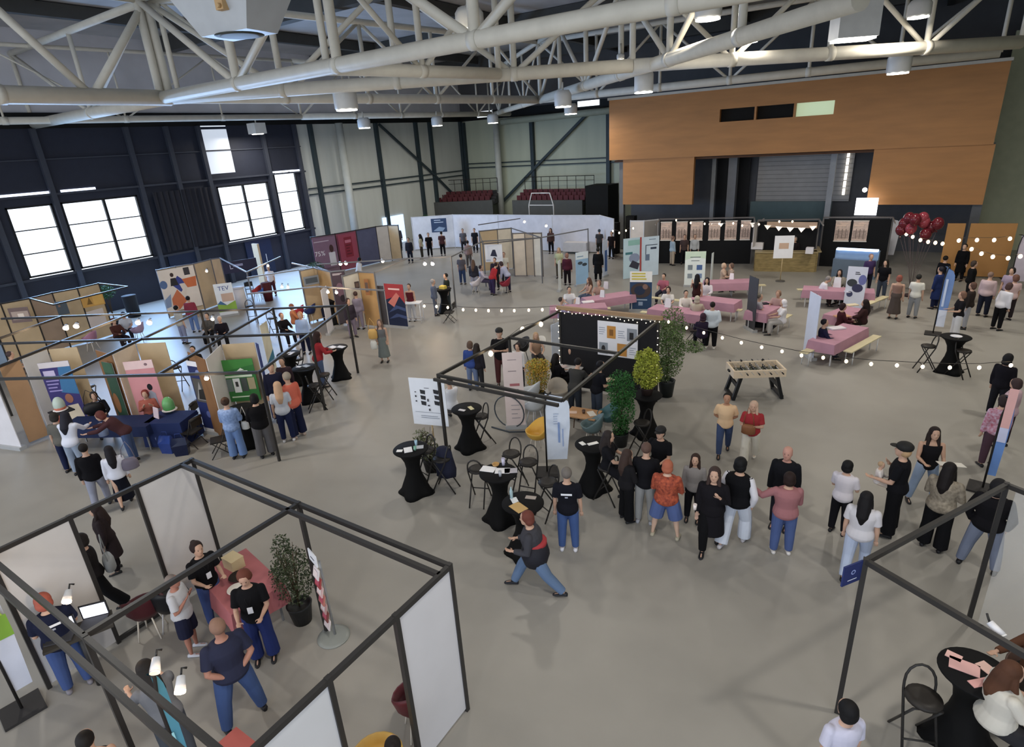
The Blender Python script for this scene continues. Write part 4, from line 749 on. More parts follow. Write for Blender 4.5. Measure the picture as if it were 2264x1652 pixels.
for s in (-1,1): m=M(); m.box((s*(L_/2+.02),0,z0+.1),(.05,.14,.05)); m.build('goal_slot',BLACK,t)
for s in(-.3,.3): M().ell((s,.36,z1+.03),(.03,.03,.03)).build('score_knob',BLACK,t)
# ---------------------------------------------------------------- plants
def leafcloud(mb,c,r,n,size,seed,shape=1.,droop=0):
    rnd=random.Random(seed)
    for _ in range(n):
        while True:
            p=Vector((rnd.uniform(-1,1),rnd.uniform(-1,1),rnd.uniform(-1,1)))
            if .25<p.length<1: break
        q=Vector((c[0]+p.x*r[0]*(1-shape*.0),c[1]+p.y*r[1],c[2]+p.z*r[2])); s=size*rnd.uniform(.6,1.3)
        a=Euler((rnd.uniform(-1,1),rnd.uniform(-1,1),rnd.uniform(0,6.28))).to_matrix()
        mb.k=rnd.choice((0,0,1)); mb.add([q+a@Vector(v_)*s for v_ in ((-.5,0,0),(0,-.25,.06),(.6,0,-.05),(0,.25,.06))],[(0,1,2,3)],False)
def plant(label,px,py,h,blobs,c1_,c2_,pot='202224',pr=.2,ph=.36,z=0,leaf=.06,stem=True,at=None,n=1.):
    x,y=at or G(px,py,z); t=thing('potted_shrub',label,'plant',(x,y,z))
    if pot: M().lathe([(pr*.75,0),(pr,ph*.92),(pr*1.06,ph),(pr*.9,ph),(pr*.85,ph*.85),(0,ph*.85)],n=18).build('pot',C(pot,.5),t)
    if stem: 
        m=M()
        for k in range(7): a=k*.9; m.tube([(0,0,ph*.8),(math.cos(a)*.05,math.sin(a)*.05,h*.5),(math.cos(a)*.16,math.sin(a)*.16,h*.85)],[.012,.009,.004],5)
        m.build('stems',C('4a3a26'),t)
    m=M()
    for i,(cx_,cy_,cz_,rx,ry,rz_,k) in enumerate(blobs): leafcloud(m,(cx_,cy_,cz_),(rx,ry,rz_),int(k*n),leaf,hash(label)%1000 if 0 else i*31+len(label))
    m.build('foliage',[C(c1_,.6),C(c2_,.6)],t); return t
plant('golden yellow thuja-like shrub left of the seated dark-haired woman',1192,885,1.3,[(0,0,.72,.38,.36,.5,1900),(.02,0,1.12,.4,.36,.2,1000)],'c89c18','94982a',ph=.25,leaf=.06)
plant('dark green cone shrub in front of the centre stand drape',1372,985,2.0,[(0,0,1.55,.38,.35,.5,1800),(.05,0,1.0,.32,.3,.5,1300),(0,0,.55,.22,.22,.3,500)],'1f5a1c','2f6a2c',leaf=.06)
plant('yellow-green leafy shrub standing on the black covered table',0,0,1.0,[(0,0,.6,.38,.34,.4,1700),(-.2,.0,1.0,.13,.12,.16,200),(.16,.0,1.02,.14,.12,.16,220),(.0,0,1.1,.12,.12,.16,200),(.02,0,.3,.2,.2,.14,300)],'9aa41c','b4b832',pot='3a2c28',pr=.17,ph=.2,z=1.13,at=c6,leaf=.07)
plant('tall airy olive-green bamboo-like shrub right of the drape',1473,875,2.7,[(0,0,1.35,.5,.42,.8,3000),(.1,0,2.15,.4,.36,.6,1300),(.6,.1,1.6,.45,.25,.18,500),(-.15,0,.8,.34,.3,.4,900)],'4c6a2c','7c8c5c',pot='1e2426',pr=.24,ph=.5,leaf=.065)
plant('bushy dark green shrub with reddish tip in the near left stand',670,1372,1.75,[(0,0,.95,.36,.34,.55,1700),(-.12,0,1.45,.16,.16,.26,260),(-.3,0,.9,.14,.14,.2,160)],'2c3a1c','5a6448',leaf=.05)
plant('dried grass-like plant in a basket under the icon board',955,1040,1.3,[(-.1,0,.6,.3,.28,.35,320),(-.2,0,.9,.2,.2,.15,80)],'5c6440','8c8a74',pot='1b1b1c',pr=.2,ph=.34,leaf=.1)
plant('small dark green tree by the blue door near the left glass wall',257,720,2.1,[(0,0,1.7,.42,.4,.35,700)],'2c5c34','3c7040',leaf=.1)
plant('round green plant in front of the far left stand posters',170,745,1.9,[(0,0,1.5,.4,.35,.3,600)],'3c5020','5a6a30',leaf=.1)
plant('dark green bush between the 75% wall and the island',704,624,1.2,[(0,0,.9,.6,.5,.35,700)],'2c4a34','3f5c44',leaf=.12,pr=.25)
plant('dark green plant in front of the navy poster at the far partition',946,536,2.2,[(0,0,1.8,.45,.4,.4,500)],'1f4a30','2c5c3c',leaf=.12)
# ---------------------------------------------------------------- stalls and bar
def stall(label,a,b,wins,z=2.6):
    A_=Vector(G(*a,z)); B_=Vector(G(*b,z)); c=(A_+B_)/2; d=B_-A_; w_=d.length; t=thing('market_stall',label,'stall',(c.x,c.y,0),math.atan2(d.y,d.x))
    M().box((0,0,1.25),(w_,.06,2.5)).build('black_drape',C('121316',.85),t); M().bar((-w_/2,0,2.58),(w_/2,0,2.58),.07).build('top_rail',C('6a6462',.4),t)
    for s in (-1,1): M().box((s*w_/2,-.04,1.3),(.07,.07,2.6)).build('post',C('5c5856',.4),t); M().bar((s*w_/2,0,2.55),(s*w_/2,-2.,2.55),.05).build('side_rail',C('8a8684',.4),t)
    for i,s in enumerate(wins):
        x0=(s[0]-.5)*w_; ww=s[1]*w_; m=M(); m.box((x0,-.05,1.9),(ww,.03,1.0)); m.k=1; m.box((x0,-.08,1.37),(ww*1.05,.04,.05)).box((x0,-.07,2.42),(ww*1.05,.04,.04)); m.k=2; m.box((x0,-.07,1.72),(ww*.9,.02,.42)); m.k=3
        for q in (-.25,0,.25): m.box((x0+q*ww,-.075,1.75),(.03,.03,.5))
        m.k=4; m.box((x0-.1*ww,-.075,2.18),(ww*.6,.02,.06)).box((x0+.1*ww,-.075,2.28),(ww*.5,.02,.03))
        m.build('window_print',[C('d8bcaa',.6,noise=.2,nscale=8),C('e8dfd4'),C('b49a8c',.6,noise=.3,nscale=12),C('7a6a60'),C('f0d0b8')],t)
    return t
stall('long black draped stall with six lit window prints before the facade',(1458,484),(1668,480),[(.08,.12),(.25,.12),(.41,.13),(.6,.12),(.77,.12),(.92,.1)])
stall('short black draped stall with two window prints below the bright screen',(1822,480),(1975,480),[(.3,.22),(.56,.22)])
t=stall('black draped bar back with a wooden shelf and bunting',(1676,486),(1812,484),[])
x,y=G(1740,497,2.35); o=M().box((0,0,0),(2.9,.06,.3)).build('fascia_board',C('b89a80',.6)); o.location=(x,y,2.35); tag(o,'pale wooden fascia board above the bunting','board')
P=[Vector(G3(px,py,2.2)) for px,py in [(1697,503),(1722,506),(1747,508),(1772,509),(1797,505)]]; bt=thing('bunting','row of white triangular pennants over the wooden bar','bunting',tuple(P[0]))
M().tube([p-P[0]+Vector((0,0,.12)) for p in P],.008,4).build('cord',WHITE,bt)
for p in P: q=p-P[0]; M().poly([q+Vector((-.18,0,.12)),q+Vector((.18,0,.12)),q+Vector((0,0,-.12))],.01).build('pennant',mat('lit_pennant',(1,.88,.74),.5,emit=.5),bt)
P=[Vector(G3(px,py,2.2)) for px,py in [(1570,498),(1594,498),(1642,496),(1663,497),(1678,496)]]; bt=thing('bunting','row of white pennants along the front of the long black stall','bunting',tuple(P[0]))
M().tube([p-P[0]+Vector((0,0,.1)) for p in P],.008,4).build('cord',WHITE,bt)
for p in P: q=p-P[0]; M().poly([q+Vector((-.13,0,.1)),q+Vector((.13,0,.1)),q+Vector((0,0,-.1))],.01).build('pennant',mat('lit_pennant',(1,.88,.74)),bt)
onboard('slanted white banner strip at the right end of the long black stall',(1668,494),(1690,482),540,'d8d2d0',[('l',.3,.9,.6,5,.12,.02,'6a6668')],'hanging_banner','banner',2.5)
# bar counter
a=Vector(G(1668,600)); b=Vector(G(1800,602)); c=Vector(G(1822,590)); d=b-a; t=thing('bar_counter','curved wooden bar counter under the bunting','bar',(a.x,a.y,0),math.atan2(d.y,d.x))
w_=d.length; wd=C('8f7a48',.6,noise=.25,nscale=3,stretch=(1,1,4)); m=M(); m.box((w_/2,.1,.5),(w_,.2,1.)).box((w_-.0,.9,.5),(.2,1.6,1.)).box((.05,.9,.5),(.2,1.6,1.)); m.build('front',wd,t)
m=M(); m.box((w_/2,.25,1.02),(w_+.1,.6,.05)).box((w_+.0,1.,1.02),(.5,1.6,.05)); m.build('counter_top',C('a8956a',.4),t)
for la,px,py,s,col in [('white box at the left end of the bar',1675,546,(.6,.4,.35),'dcd6d6'),('white box at the right end of the bar',1790,556,(.35,.3,.3),'dcd8dc'),('clear bottle rack at the left of the bar back',1715,525,(.4,.2,.5),'8a8c90')]:
    x,y=G(px,py,1.15); o=M().box((0,0,s[2]/2),s).box((0,0,s[2]),(s[0]*.8,s[1]*.8,.03)).build('box',C(col)); o.location=(x,y,1.05); tag(o,la,'box')
# lit fridge, orange boards, balloons
x,y=G(1887,612); t=thing('display_fridge','low chest fridge glowing blue-white before the right stall','fridge',(x,y,0),-.1)
M().box((0,0,.45),(1.9,.7,.9)).build('cabinet',C('5a6a7c',.4),t); M().box((0,.15,1.1),(1.9,.35,.4)).build('glass_hood',C('7c98b8',.2),t); M().box((0,-.05,1.35),(1.8,.3,.08)).build('light_box',mat('fridge_light',(.6,.75,1),.3,emit=2.2),t)
for i,(l,r,bt_,la) in enumerate([((2096,494),(2136,494),600,'narrow orange plywood board at the right'),((2147,494),(2251,494),590,'wide orange plywood board at the right')]):
    L=G(*l,2.5); R=G(*r,2.5); board('plywood_board',la,'board',L,R,.05,2.5,'b07c3c',[],.05,'legs')
x,y=G(2040,500,3.); t=thing('balloon_cluster','cluster of glossy dark red balloons hovering at the right','balloons',(x,y,0))
rnd=random.Random(3)
for k in range(11):
    p=(rnd.uniform(-.75,.75),rnd.uniform(-.3,.3),rnd.uniform(2.6,3.4)); m=M(); m.ell(p,(.22,.22,.26),12,9).cyl((p[0],p[1],p[2]-.34),(p[0],p[1],p[2]-.3),.04,.02,6); m.build('balloon',C('5c1420' if k%3 else '842c3a',.12,noise=0),t)
    M().tube([(p[0],p[1],p[2]-.33),(p[0]*.3,p[1]*.3,1.2),(0,0,.1)],.006,4).build('ribbon',C('5a4a4c'),t)
M().lathe([(.2,0),(.2,.1),(.05,.12)]).build('weight',C('3c2c2e'),t)
# white desk by the red-navy roll-up, brochure stand, misc
t=thing('desk','tall white framed desk beside the red and navy roll-up','desk',(*G(915,712),0),.45)
M().box((0,0,.9),(.9,.5,.04)).build('desktop',C('dfe1e6'),t)
for a in (-1,1):
    for b in (-1,1): M().cyl((a*.42,b*.22,0),(a*.42,b*.22,.9),.018,n=6).build('leg',C('e0e2e6'),t)
M().tube([(-.42,-.22,.15),(.42,-.22,.15),(.42,.22,.15),(-.42,.22,.15)],.014,6,True).build('lower_rail',C('e0e2e6'),t)
t=thing('brochure_stand','slim brochure stand with pink leaflets and a white header sign','brochure stand',(*G(738,1408),0),-.3)
M().lathe([(.26,0),(.26,.015),(.2,.02),(.03,.04)],n=24).build('base_plate',C('8f9490',.3),t); M().cyl((0,.03,0),(0,.03,1.5),.02).build('pole',C('9a9da0',.3),t)
for k,cc in enumerate(['e8dcdc','8a4a44','c89a98','c8786c','e0b8b8','a83c3c','e0d8dc']):
    z=.32+k*.165; m=M(); m.box((0,-.05,z),(.2,.02,.17),mx=Euler((-.25,0,0)).to_matrix()); m.k=1; m.box((0,-.066,z+.01),(.14,.004,.1),mx=Euler((-.25,0,0)).to_matrix()); m.build('brochure_pocket',[C(cc),C('c8506a' if k%2 else 'f0e0e0')],t)
m=M(); m.box((0,-.05,1.6),(.3,.02,.2)); m.k=1; m.box((0,-.062,1.59),(.14,.004,.02)); m.build('header_sign',[C('dfe2ea'),C('4a4c58')],t)
clothtable('folding table under the pink cloth in the near left stand',(-8.55,4.0),-.18,1.45,.85,'b9666a',drop=.35,clab='dusty red-pink tablecloth on the table in the near left stand')
x,y=-8.9,4.15; o=M().box((0,0,.1),(.3,.22,.2)).box((0,0,.205),(.31,.23,.012)).build('box',C('d6c090')); o.location=(x,y,.76); tag(o,'beige cardboard box on the pink-clothed near left table','box')
o=M().lathe([(.06,0),(.16,.06),(.15,.07),(.05,.02)],n=18).build('bowl',C('2c2420')); o.location=(-8.55,4.0,.76); tag(o,'dark bowl in the middle of the pink-clothed near left table','bowl')
o=M().lathe([(.06,0),(.15,.05),(.14,.06),(.05,.02)],n=18).build('bowl',C('e8e2d8')); o.location=(-8.3,3.8,.76); tag(o,'white bowl on the near corner of the pink-clothed table','bowl')
t=thing('laptop_desk','small dark high table with laptops in front of the redhead at lower left','table',(-9.3,1.95,0),1.2); M().cyl((0,0,0),(0,0,1.),.05).build('pedestal',BLKM,t); M().box((0,0,1.02),(.85,.4,.04)).build('counter_top',C('3a3630'),t)
o=thing('laptop','open laptop with a bright white screen on the lower left high table','laptop',(-9.25,2.14,1.045),.9); M().box((0,0,.01),(.34,.24,.02)).build('keyboard_base',C('38383c'),o); M().box((0,.14,.13),(.36,.02,.24)).build('lid',C('26262a'),o); M().box((0,.128,.13),(.32,.004,.2)).build('screen',mat('laptop_screen',(.8,.84,1),.3,emit=1.2),o)
o=thing('laptop','second laptop with a bright screen at the left of the high table','laptop',(-9.37,1.75,1.045),.9); M().box((0,0,.01),(.34,.24,.02)).build('keyboard_base',C('38383c'),o); M().box((0,.14,.13),(.36,.02,.24)).build('lid',C('26262a'),o); M().box((0,.128,.13),(.32,.004,.2)).build('screen',mat('laptop_screen',(.8,.84,1)),o)
o=M().box((0,0,.3),(.6,.4,.6)).box((0,0,.61),(.63,.43,.03)).build('red_crate',C('b0544c')); o.location=(*G(522,1668,.6),0); o.name='red_counter'; tag(o,'red-topped counter at the bottom left edge behind the front rail','counter')
# things at the navy table
for la,px,py,z,s,col in [('glass dome with orange sweets on a white tray',134,905,1.0,.15,'c86a4c'),('green glass dome on the glossy blue cloth',375,905,.85,.16,'4c9c50')]:
    x,y=G(px,py,z); o=thing('display_dome',la,'dome',(x,y,z-.02)); M().ell((0,0,.16),(s,s,.24),14,9).build('dome',C('b4c4b8' if col!='4c9c50' else '6ab06a',.1,noise=0),o); M().lathe([(s*1.2,0),(s*1.25,.02),(0,.03)],n=18).build('tray',C('e4dcd8'),o); M().ell((0,0,.07),(s*1.02,s*1.02,.09)).build('contents',C(col),o)
x,y=G(134,905,1.); t=thing('small_table','small dark side table under the orange glass dome','table',(x,y,0)); M().box((0,0,.94),(.5,.5,.04)).build('tabletop',C('26262a'),t); M().cyl((0,0,0),(0,0,.93),.04).build('pedestal',BLKM,t)
x,y=G(350,920,.8); o=M().poly([(-.13,-.05,0),(.13,-.05,0),(.13,0,.3),(-.13,0,.3)],.02).build('card_holder',C('e4ccd4')); o.location=(x,y,.76); tag(o,'pink-white card standing left of the green glass dome','card holder')
x,y=G(228,955,.85); o=M().lathe([(.12,0),(.13,.25),(.06,.3),(.06,.34)],n=14).build('water_jug',C('8c9cc0',.15)); o.location=(x,y,.76); tag(o,'translucent blue water jug on the navy table','jug')
for i,(px,py) in enumerate([(352,985),(375,1000),(405,1005)]):
    x,y=G(px,py); o=thing('carrier_bag',['shiny blue and silver carrier bag at the left under the cloth','shiny blue carrier bag in the middle under the cloth','dark blue carrier bag at the right end of the cloth'][i],'bag',(x,y,0),.4*i)
    M().loft([[(-.16,-.09,0),(.16,-.09,0),(.16,.09,0),(-.16,.09,0)],[(-.2,-.1,.3),(.2,-.12,.32),(.2,.1,.3),(-.2,.11,.3)],[(-.17,-.02,.5),(.17,-.02,.5),(.17,.03,.5),(-.17,.03,.5)]],sm=False).build('bag_body',C(['8c9cc8','24408c','131c3c'][i],.15),o); M().tube([(-.08,0,.5),(-.07,0,.62),(.07,0,.62),(.08,0,.5)],.008,5).build('handle',C('24408c'),o)
# coat on the stool
x,y=G(990,1075); o=M(); o.loft([[(x_*.9,y_*.8,z_) for x_,y_ in [(.2*math.cos(a),.16*math.sin(a)) for a in [k*.5236 for k in range(12)]]] for z_ in (.86,)] if 0 else [[(r_*math.cos(k*.5236)*(1+.15*math.sin(k*3+z_*9)),r_*.7*math.sin(k*.5236),z_) for k in range(12)] for r_,z_ in ((.27,.32),(.25,.5),(.23,.75),(.2,.93),(.1,1.02))])
o=o.build('draped_coat',C('1b1f36',.85)); o.location=(x,y,0); tag(o,'dark blue coat thrown over the bar stool behind the leftmost table','coat')
# black speakers etc. at the far wall
for la,px,py,h_ in [('black loudspeaker at the left foot of the timber facade',1358,560,2.0),('black loudspeaker right of the slim facade pillar',1395,550,2.2)]:
    x,y=G(px,py); t=thing('loudspeaker',la,'loudspeaker',(x,y,0)); M().box((0,0,h_/2),(.6,.5,h_)).build('cabinet',C('101012'),t); M().box((0,-.255,h_/2),(.5,.01,h_*.9)).build('grille',C('1c1c1e'),t)
t=thing('metal_frame','white metal frame on top of the long white partition','frame',(*onY(1197,470,41.)[:2],0)); m=M()
for s in (-1,1): m.tube([(s*1.1,0,0),(s*1.1,0,2.6),(s*.8,0,3.5),(0,0,3.5)],.05,6)
m.build('tube_frame',C('c4c4c4'),t); M().box((0,0,2.6),(2.2,.05,.06)).build('cross_bar',C('c4c4c4'),t)
for la,px,py,w_,d_,h_,col in [('white covered buffet table behind the light-blue boards',1480,578,2.2,.7,.75,'b9b6b0'),('white covered table at the long white partition',1275,560,1.6,.6,.75,'c4bfbc')]:
    x,y=G(px,py); t=clothtable(la.replace('white covered','folding table under the white'),(x,y),.1,w_,d_,col,drop=.6,clab='white tablecloth on the '+la.split('covered ')[1])
o=M().box((0,0,.3),(.7,.4,.6)).box((0,0,.61),(.74,.44,.03)).build('black_crate',C('17171a')); o.name='storage_case'; o.location=(*G(1690,722),0); o.rotation_euler=(0,0,.2); tag(o,'black case on the floor under the narrow pink table','case')
o=M().cyl((0,0,0),(0,0,1.1),.33,.28,20).lathe([(.33,1.1),(.34,1.13),(0,1.13)],n=20).build('white_podium',C('c8c8ce')); o.name='podium'; o.location=(*G(536,682),0); tag(o,'white cylindrical podium with black rims beside the TEV roll-up','podium')
o=M().lathe([(.3,0),(.33,1.1),(.34,1.13),(0,1.13)],n=20).build('podium',C('24242a')); o.location=(*G(298,700),0); tag(o,'black bar-height podium with a white top behind the pink chairs','podium')
o=M().lathe([(.22,0),(.25,1.),(.22,1.02),(0,1.02)],n=18).build('crimson_plinth',C('4c0f18')); o.name='plinth'; o.location=(*G(595,665),0); tag(o,'dark crimson plinth below the person in white, far left','plinth')
# ================================================================ people
PENDING=[]
def finish(m,name,mats,parent,voxel,sm=3,label=None):
    o=m.build(name,mats,parent,label); r=o.modifiers.new('r','REMESH'); r.mode='VOXEL'; r.voxel_size=voxel; r.use_smooth_shade=True
    s=o.modifiers.new('s','SMOOTH'); s.factor=.5; s.iterations=sm; PENDING.append(o); return o
def flush():
    dg=bpy.context.evaluated_depsgraph_get()
    for o in PENDING:
        me=bpy.data.meshes.new_from_object(o.evaluated_get(dg)); mt=list(o.data.materials); o.modifiers.clear(); old=o.data; o.data=me; me.name=old.name
        if not me.materials:
            for q in mt: me.materials.append(q)
        bpy.data.meshes.remove(old)
    PENDING.clear()
V=Vector
ARMS={'down':((.14,.02,-1),(.06,.16,-1)),'fwd':((.15,.25,-1),(-.22,.9,-.05)),'fold':((.22,.22,-1),(-.95,.5,.15)),'up':((.3,.45,-.8),(.1,.7,.75)),'back':((.28,-.3,-1),(-.75,-.25,-.55)),
 'swf':((.1,.45,-.9),(0,.8,-.6)),'swb':((.14,-.5,-.9),(0,-.15,-1)),'pocket':((.35,-.1,-1),(-.25,.3,-.9)),'reach':((.15,.9,-.5),(-.1,1,-.1)),'chest':((.2,.1,-1),(-.5,.6,.75)),'side':((.7,.3,-.6),(.6,.7,.2)),'table':((.2,.55,-.8),(-.35,.9,-.12))}
LEGS={'stand':(((.05,0,-1),(.03,-.02,-1)),((-.05,0,-1),(-.03,-.02,-1))),'walk':(((.03,.38,-1),(0,.02,-1)),((-.03,-.28,-1),(0,-.55,-1))),'stride':(((.05,.75,-1),(0,.45,-1)),((-.05,-.55,-1),(0,-.85,-1))),
 'sit':(((.16,1,-.12),(.02,.05,-1)),((-.16,1,-.12),(-.02,.05,-1))),'stool':(((.18,.9,-.5),(0,-.15,-1)),((-.18,.9,-.45),(0,.05,-1))),'wide':(((.2,.05,-1),(.14,-.05,-1)),((-.2,-.02,-1),(-.14,-.02,-1)))}
def tubex(m,pts,rad,n=10,sub=3):
    """smooth tapered limb with rounded ends"""
    P=[];R=[]
    for i in range(len(pts)-1):
        for k in range(sub):
            f=k/sub; P.append(V(pts[i]).lerp(V(pts[i+1]),f)); g=f*f*(3-2*f); R.append(rad[i]*(1-g)+rad[i+1]*g)
    P.append(V(pts[-1])); R.append(rad[-1]); a=(P[0]-P[1]).normalized(); b=(P[-1]-P[-2]).normalized()
    P=[P[0]+a*R[0]*.9,P[0]+a*R[0]*.55]+P+[P[-1]+b*R[-1]*.55,P[-1]+b*R[-1]*.9]; R=[R[0]*.3,R[0]*.8]+R+[R[-1]*.8,R[-1]*.3]
    m.tube(P,R,n)
TORSO=[(-.055,.05,.05,0),(-.03,.085,.068,-.004),(.0,.097,.073,-.008),(.035,.094,.07,-.004),(.085,.079,.058,.002),(.13,.083,.062,.004),(.18,.094,.067,.004),(.225,.102,.064,.0),(.262,.1,.054,-.003),(.285,.078,.045,-.004),(.3,.045,.037,-.004),(.318,.033,.033,0),(.345,.032,.034,.006)]
def person(label,at,face=0,h=1.7,arms='down',legs='stand',lean=0,nod=0,skin='c49a80',hair=('short','2a211d'),top=('tee','30303a'),bottom=('trousers','2c3450'),shoes='1c1c20',fat=1.,seat=None,text=None,extra=None,mode='foot',hy=None,twist=0,scale=1.):
    """at: photo pixel of the feet (mode foot) or of the top of the head (mode head)"""
    if mode=='head': x,y=G(at[0],at[1],h if seat is None else seat+.55*h*.98)
    elif mode=='w': x,y=at
    else:
        x,y=G(*at)
        if hy is not None: h=min(1.92,max(1.5,zat((x,y),hy)))
    dist=math.hypot(x,y); vx=.0105 if dist<13.5 else .015 if dist<21 else .022
    if scale!=1: vx=.01
    th=math.atan2(y,x); rz=th-math.pi/2-math.radians(face)
    t=thing('person',label,'person',(x,y,0),rz)
    la,ra=(arms,arms) if isinstance(arms,str) else arms; LG=LEGS[legs]
    def rot(p,c): 
        a=math.radians(lean); q=V(p)-c; return c+V((q.x,q.y*math.cos(a)+q.z*math.sin(a),-q.y*math.sin(a)+q.z*math.cos(a)))
    hipw=.052*h*(1+(fat-1)*.7); legpts=[]
    for (tv,sv),s in zip(LG,(1,-1)):
        H0=V((s*hipw,0,0)); K=H0+V(tv).normalized()*.245*h; An=K+V(sv).normalized()*.235*h; legpts.append([H0,K,An])
    lo=min(p[2].z for p in legpts)-.045*h
    hz=-lo if seat is None else seat+.035*h
    for L in legpts:
        for q in L: q.z+=hz
    hip=V((0,0,hz)); f=fat
    def trings(infl,i0,i1,extra_=()):
        rs=[]
        for (z,rx,ry,oy) in TORSO[i0:i1]:
            ff=f if z<.25 else (1+(f-1)*.5 if z<.29 else 1)
            rx_=rx*ff*h+infl; ry_=ry*(ff*1.1 if f>1 else ff)*h+infl; n=20
            rs.append([rot((math.cos(a)*rx_*(1 if abs(math.sin(a))>.5 else 1),math.sin(a)*ry_+oy*h,hz+z*h),hip) for a in [6.28318*k/n for k in range(n)]])
        return rs
    b=M(); b.loft(trings(0,0,13))
    # head
    hc=rot((0,.012*h,hz+.405*h),hip); R=Euler((-math.radians(lean*.35+nod),0,0)).to_matrix() if True else None
    R=Matrix.Rotation(-math.radians(lean*.45+nod),3,'X')@Matrix.Rotation(math.radians(twist),3,'Z')
    HR=[(-.066,.012,.016,.022),(-.06,.024,.03,.018),(-.045,.034,.043,.010),(-.02,.042,.052,.003),(.005,.0455,.056,-.001),(.03,.045,.056,-.003),(.05,.038,.048,-.005),(.062,.024,.031,-.006),(.067,.008,.01,-.006)]
    b.loft([[hc+R@V((math.cos(a)*rx*h*1.06,math.sin(a)*ry*h*1.04+oy*h,z*h*1.04)) for a in [6.28318*k/16 for k in range(16)]] for z,rx,ry,oy in HR])
    b.ell(hc+R@V((0,.056*h,-.012*h)),(.0075*h,.012*h,.013*h),8,6)
    for s in (-1,1): b.ell(hc+R@V((s*.045*h,-.004*h,-.006*h)),(.006*h,.012*h,.017*h),8,6)
    b.tube([rot((0,0,hz+.31*h),hip),hc+R@V((0,-.012*h,-.03*h))],[.034*h,.033*h],12)
    # arms
    armpts=[]
    for key,s in ((ra,1),(la,-1)):
        uv,fv=ARMS[key]; S=rot((s*.105*h*(1+(f-1)*.5),0,hz+.262*h),hip); U=rot(V((uv[0]*s,uv[1],uv[2])),V((0,0,0))).normalized() if lean<30 else V((uv[0]*s,uv[1],uv[2])).normalized(); Fv=V((fv[0]*s,fv[1],fv[2])).normalized()
        E=S+U*.168*h; Wp=E+Fv*.145*h; armpts.append((S,E,Wp,Fv,s)); g=1+(f-1)*.6
        tubex(b,[S,S.lerp(E,.5),E,E.lerp(Wp,.35),Wp],[.031*h*g,.027*h*g,.022*h*g,.022*h*g,.0145*h])
        # hand: palm, four unequal curled fingers, thumb from the side
        x_,y_,z_=basis(Fv); side=V((-s,0,0)); side=(side-Fv*side.dot(Fv)); side=side.normalized() if side.length>.1 else x_; nrm=Fv.cross(side).normalized()
        pm=Wp+Fv*.03*h; b.ell(pm,(.023*h,.011*h,.03*h),10,7,Matrix((side,nrm,Fv)).transposed())
        for k,ln in enumerate((.036,.042,.039,.03)):
            q=Wp+Fv*.052*h+side*(.0165-.011*k)*h; e1=q+(Fv*.9+nrm*.25*s).normalized()*ln*.55*h; e2=e1+(Fv*.6+nrm*.75*s).normalized()*ln*.5*h; b.tube([q,e1,e2],[.0052*h,.005*h,.004*h],6)
        q=Wp+Fv*.02*h+side*.018*h; b.tube([q,q+(Fv*.5+side*.8).normalized()*.022*h,q+(Fv*.9+side*.45).normalized()*.042*h],[.0065*h,.006*h,.0045*h],6)
    for L in legpts: tubex(b,[L[0],L[0].lerp(L[1],.5),L[1],L[1].lerp(L[2],.3),L[2]],[.054*h*f,.045*h*f,.031*h,.033*h,.018*h])
    feet=[]
    for L,s in zip(legpts,(1,-1)):
        an=L[2]; feet.append((an,s)); b.tube([an+V((0,-.012*h,-.028*h)),an+V((0,.04*h,-.03*h)),an+V((0,.09*h,-.034*h))],[.018*h,.018*h,.011*h],8)
    C_=C
    finish(b,'body',C(skin,.55,noise=.04),t,vx)
    # eyes and mouth
    if dist<17 or scale!=1:
        e=M()
        for s in (-1,1): e.ell(hc+R@V((s*.0165*h,.0515*h,.004*h)),(.0055*h,.004*h,.0032*h),8,5)
        for s in (-1,1): e.box(hc+R@V((s*.0165*h,.0525*h,.0125*h)),(.014*h,.003*h,.002*h),mx=R)
        e.build('eyes',C('2a2220',.3),t); e=M(); e.ell(hc+R@V((0,.0525*h,-.034*h)),(.0115*h,.004*h,.0032*h),8,5); e.build('mouth',C('8c4c48',.5),t)
    # shoes
    for an,s in feet:
        m=M(); rs=[]
        for yy,w_,hh in ((-.042,.014,.03),(-.03,.023,.042),(.0,.024,.043),(.035,.026,.032),(.07,.027,.024),(.095,.022,.018),(.108,.01,.01)):
            z0=an.z-.045*h; rs.append([(an.x+math.cos(a)*w_*h,an.y+yy*h,z0+hh*h*.5+math.sin(a)*hh*h*.5) for a in [6.28318*k/10 for k in range(10)]])
        m.loft(rs); m.build('shoe',C(shoes,.5),t)
    # trousers / skirt
    kind,col=bottom[:2]; bc=C(col,.9,spec=.15)
    if kind in('trousers','wide','shorts','leggings'):
        m=M(); m.loft(trings(.008*h*1,0,5)); inf={'trousers':.012,'wide':.024,'shorts':.02,'leggings':.006}[kind]
        for L in legpts:
            if kind=='shorts': e=L[0].lerp(L[1],1.0); pts=[L[0],L[0].lerp(L[1],.5),e]; rr=[.056,.05+.008,.046+.01]
            else: pts=[L[0],L[0].lerp(L[1],.5),L[1],L[1].lerp(L[2],.4),L[1].lerp(L[2],.96)]; rr=[.054,.047,.036,.033,.026] 
            k=inf; 
            if kind=='wide': add=[.012,.014,.02,.028,.036]
            elif kind=='shorts': add=[.01,.012,.014]
            else: add=[k*.7,k*.8,k,k,k*.9]
            rr=[(r_*f+a_)*h for r_,a_ in zip(rr,add)]
            P=[];Rr=[]
            for i in range(len(pts)-1):
                for q in range(3): fr_=q/3; P.append(pts[i].lerp(pts[i+1],fr_)); Rr.append(rr[i]*(1-fr_)+rr[i+1]*fr_)
            P.append(pts[-1]); Rr.append(rr[-1]); m.tube(P,Rr,12)
        finish(m,'shorts' if kind=='shorts' else 'trousers',bc,t,vx,2)
    else:
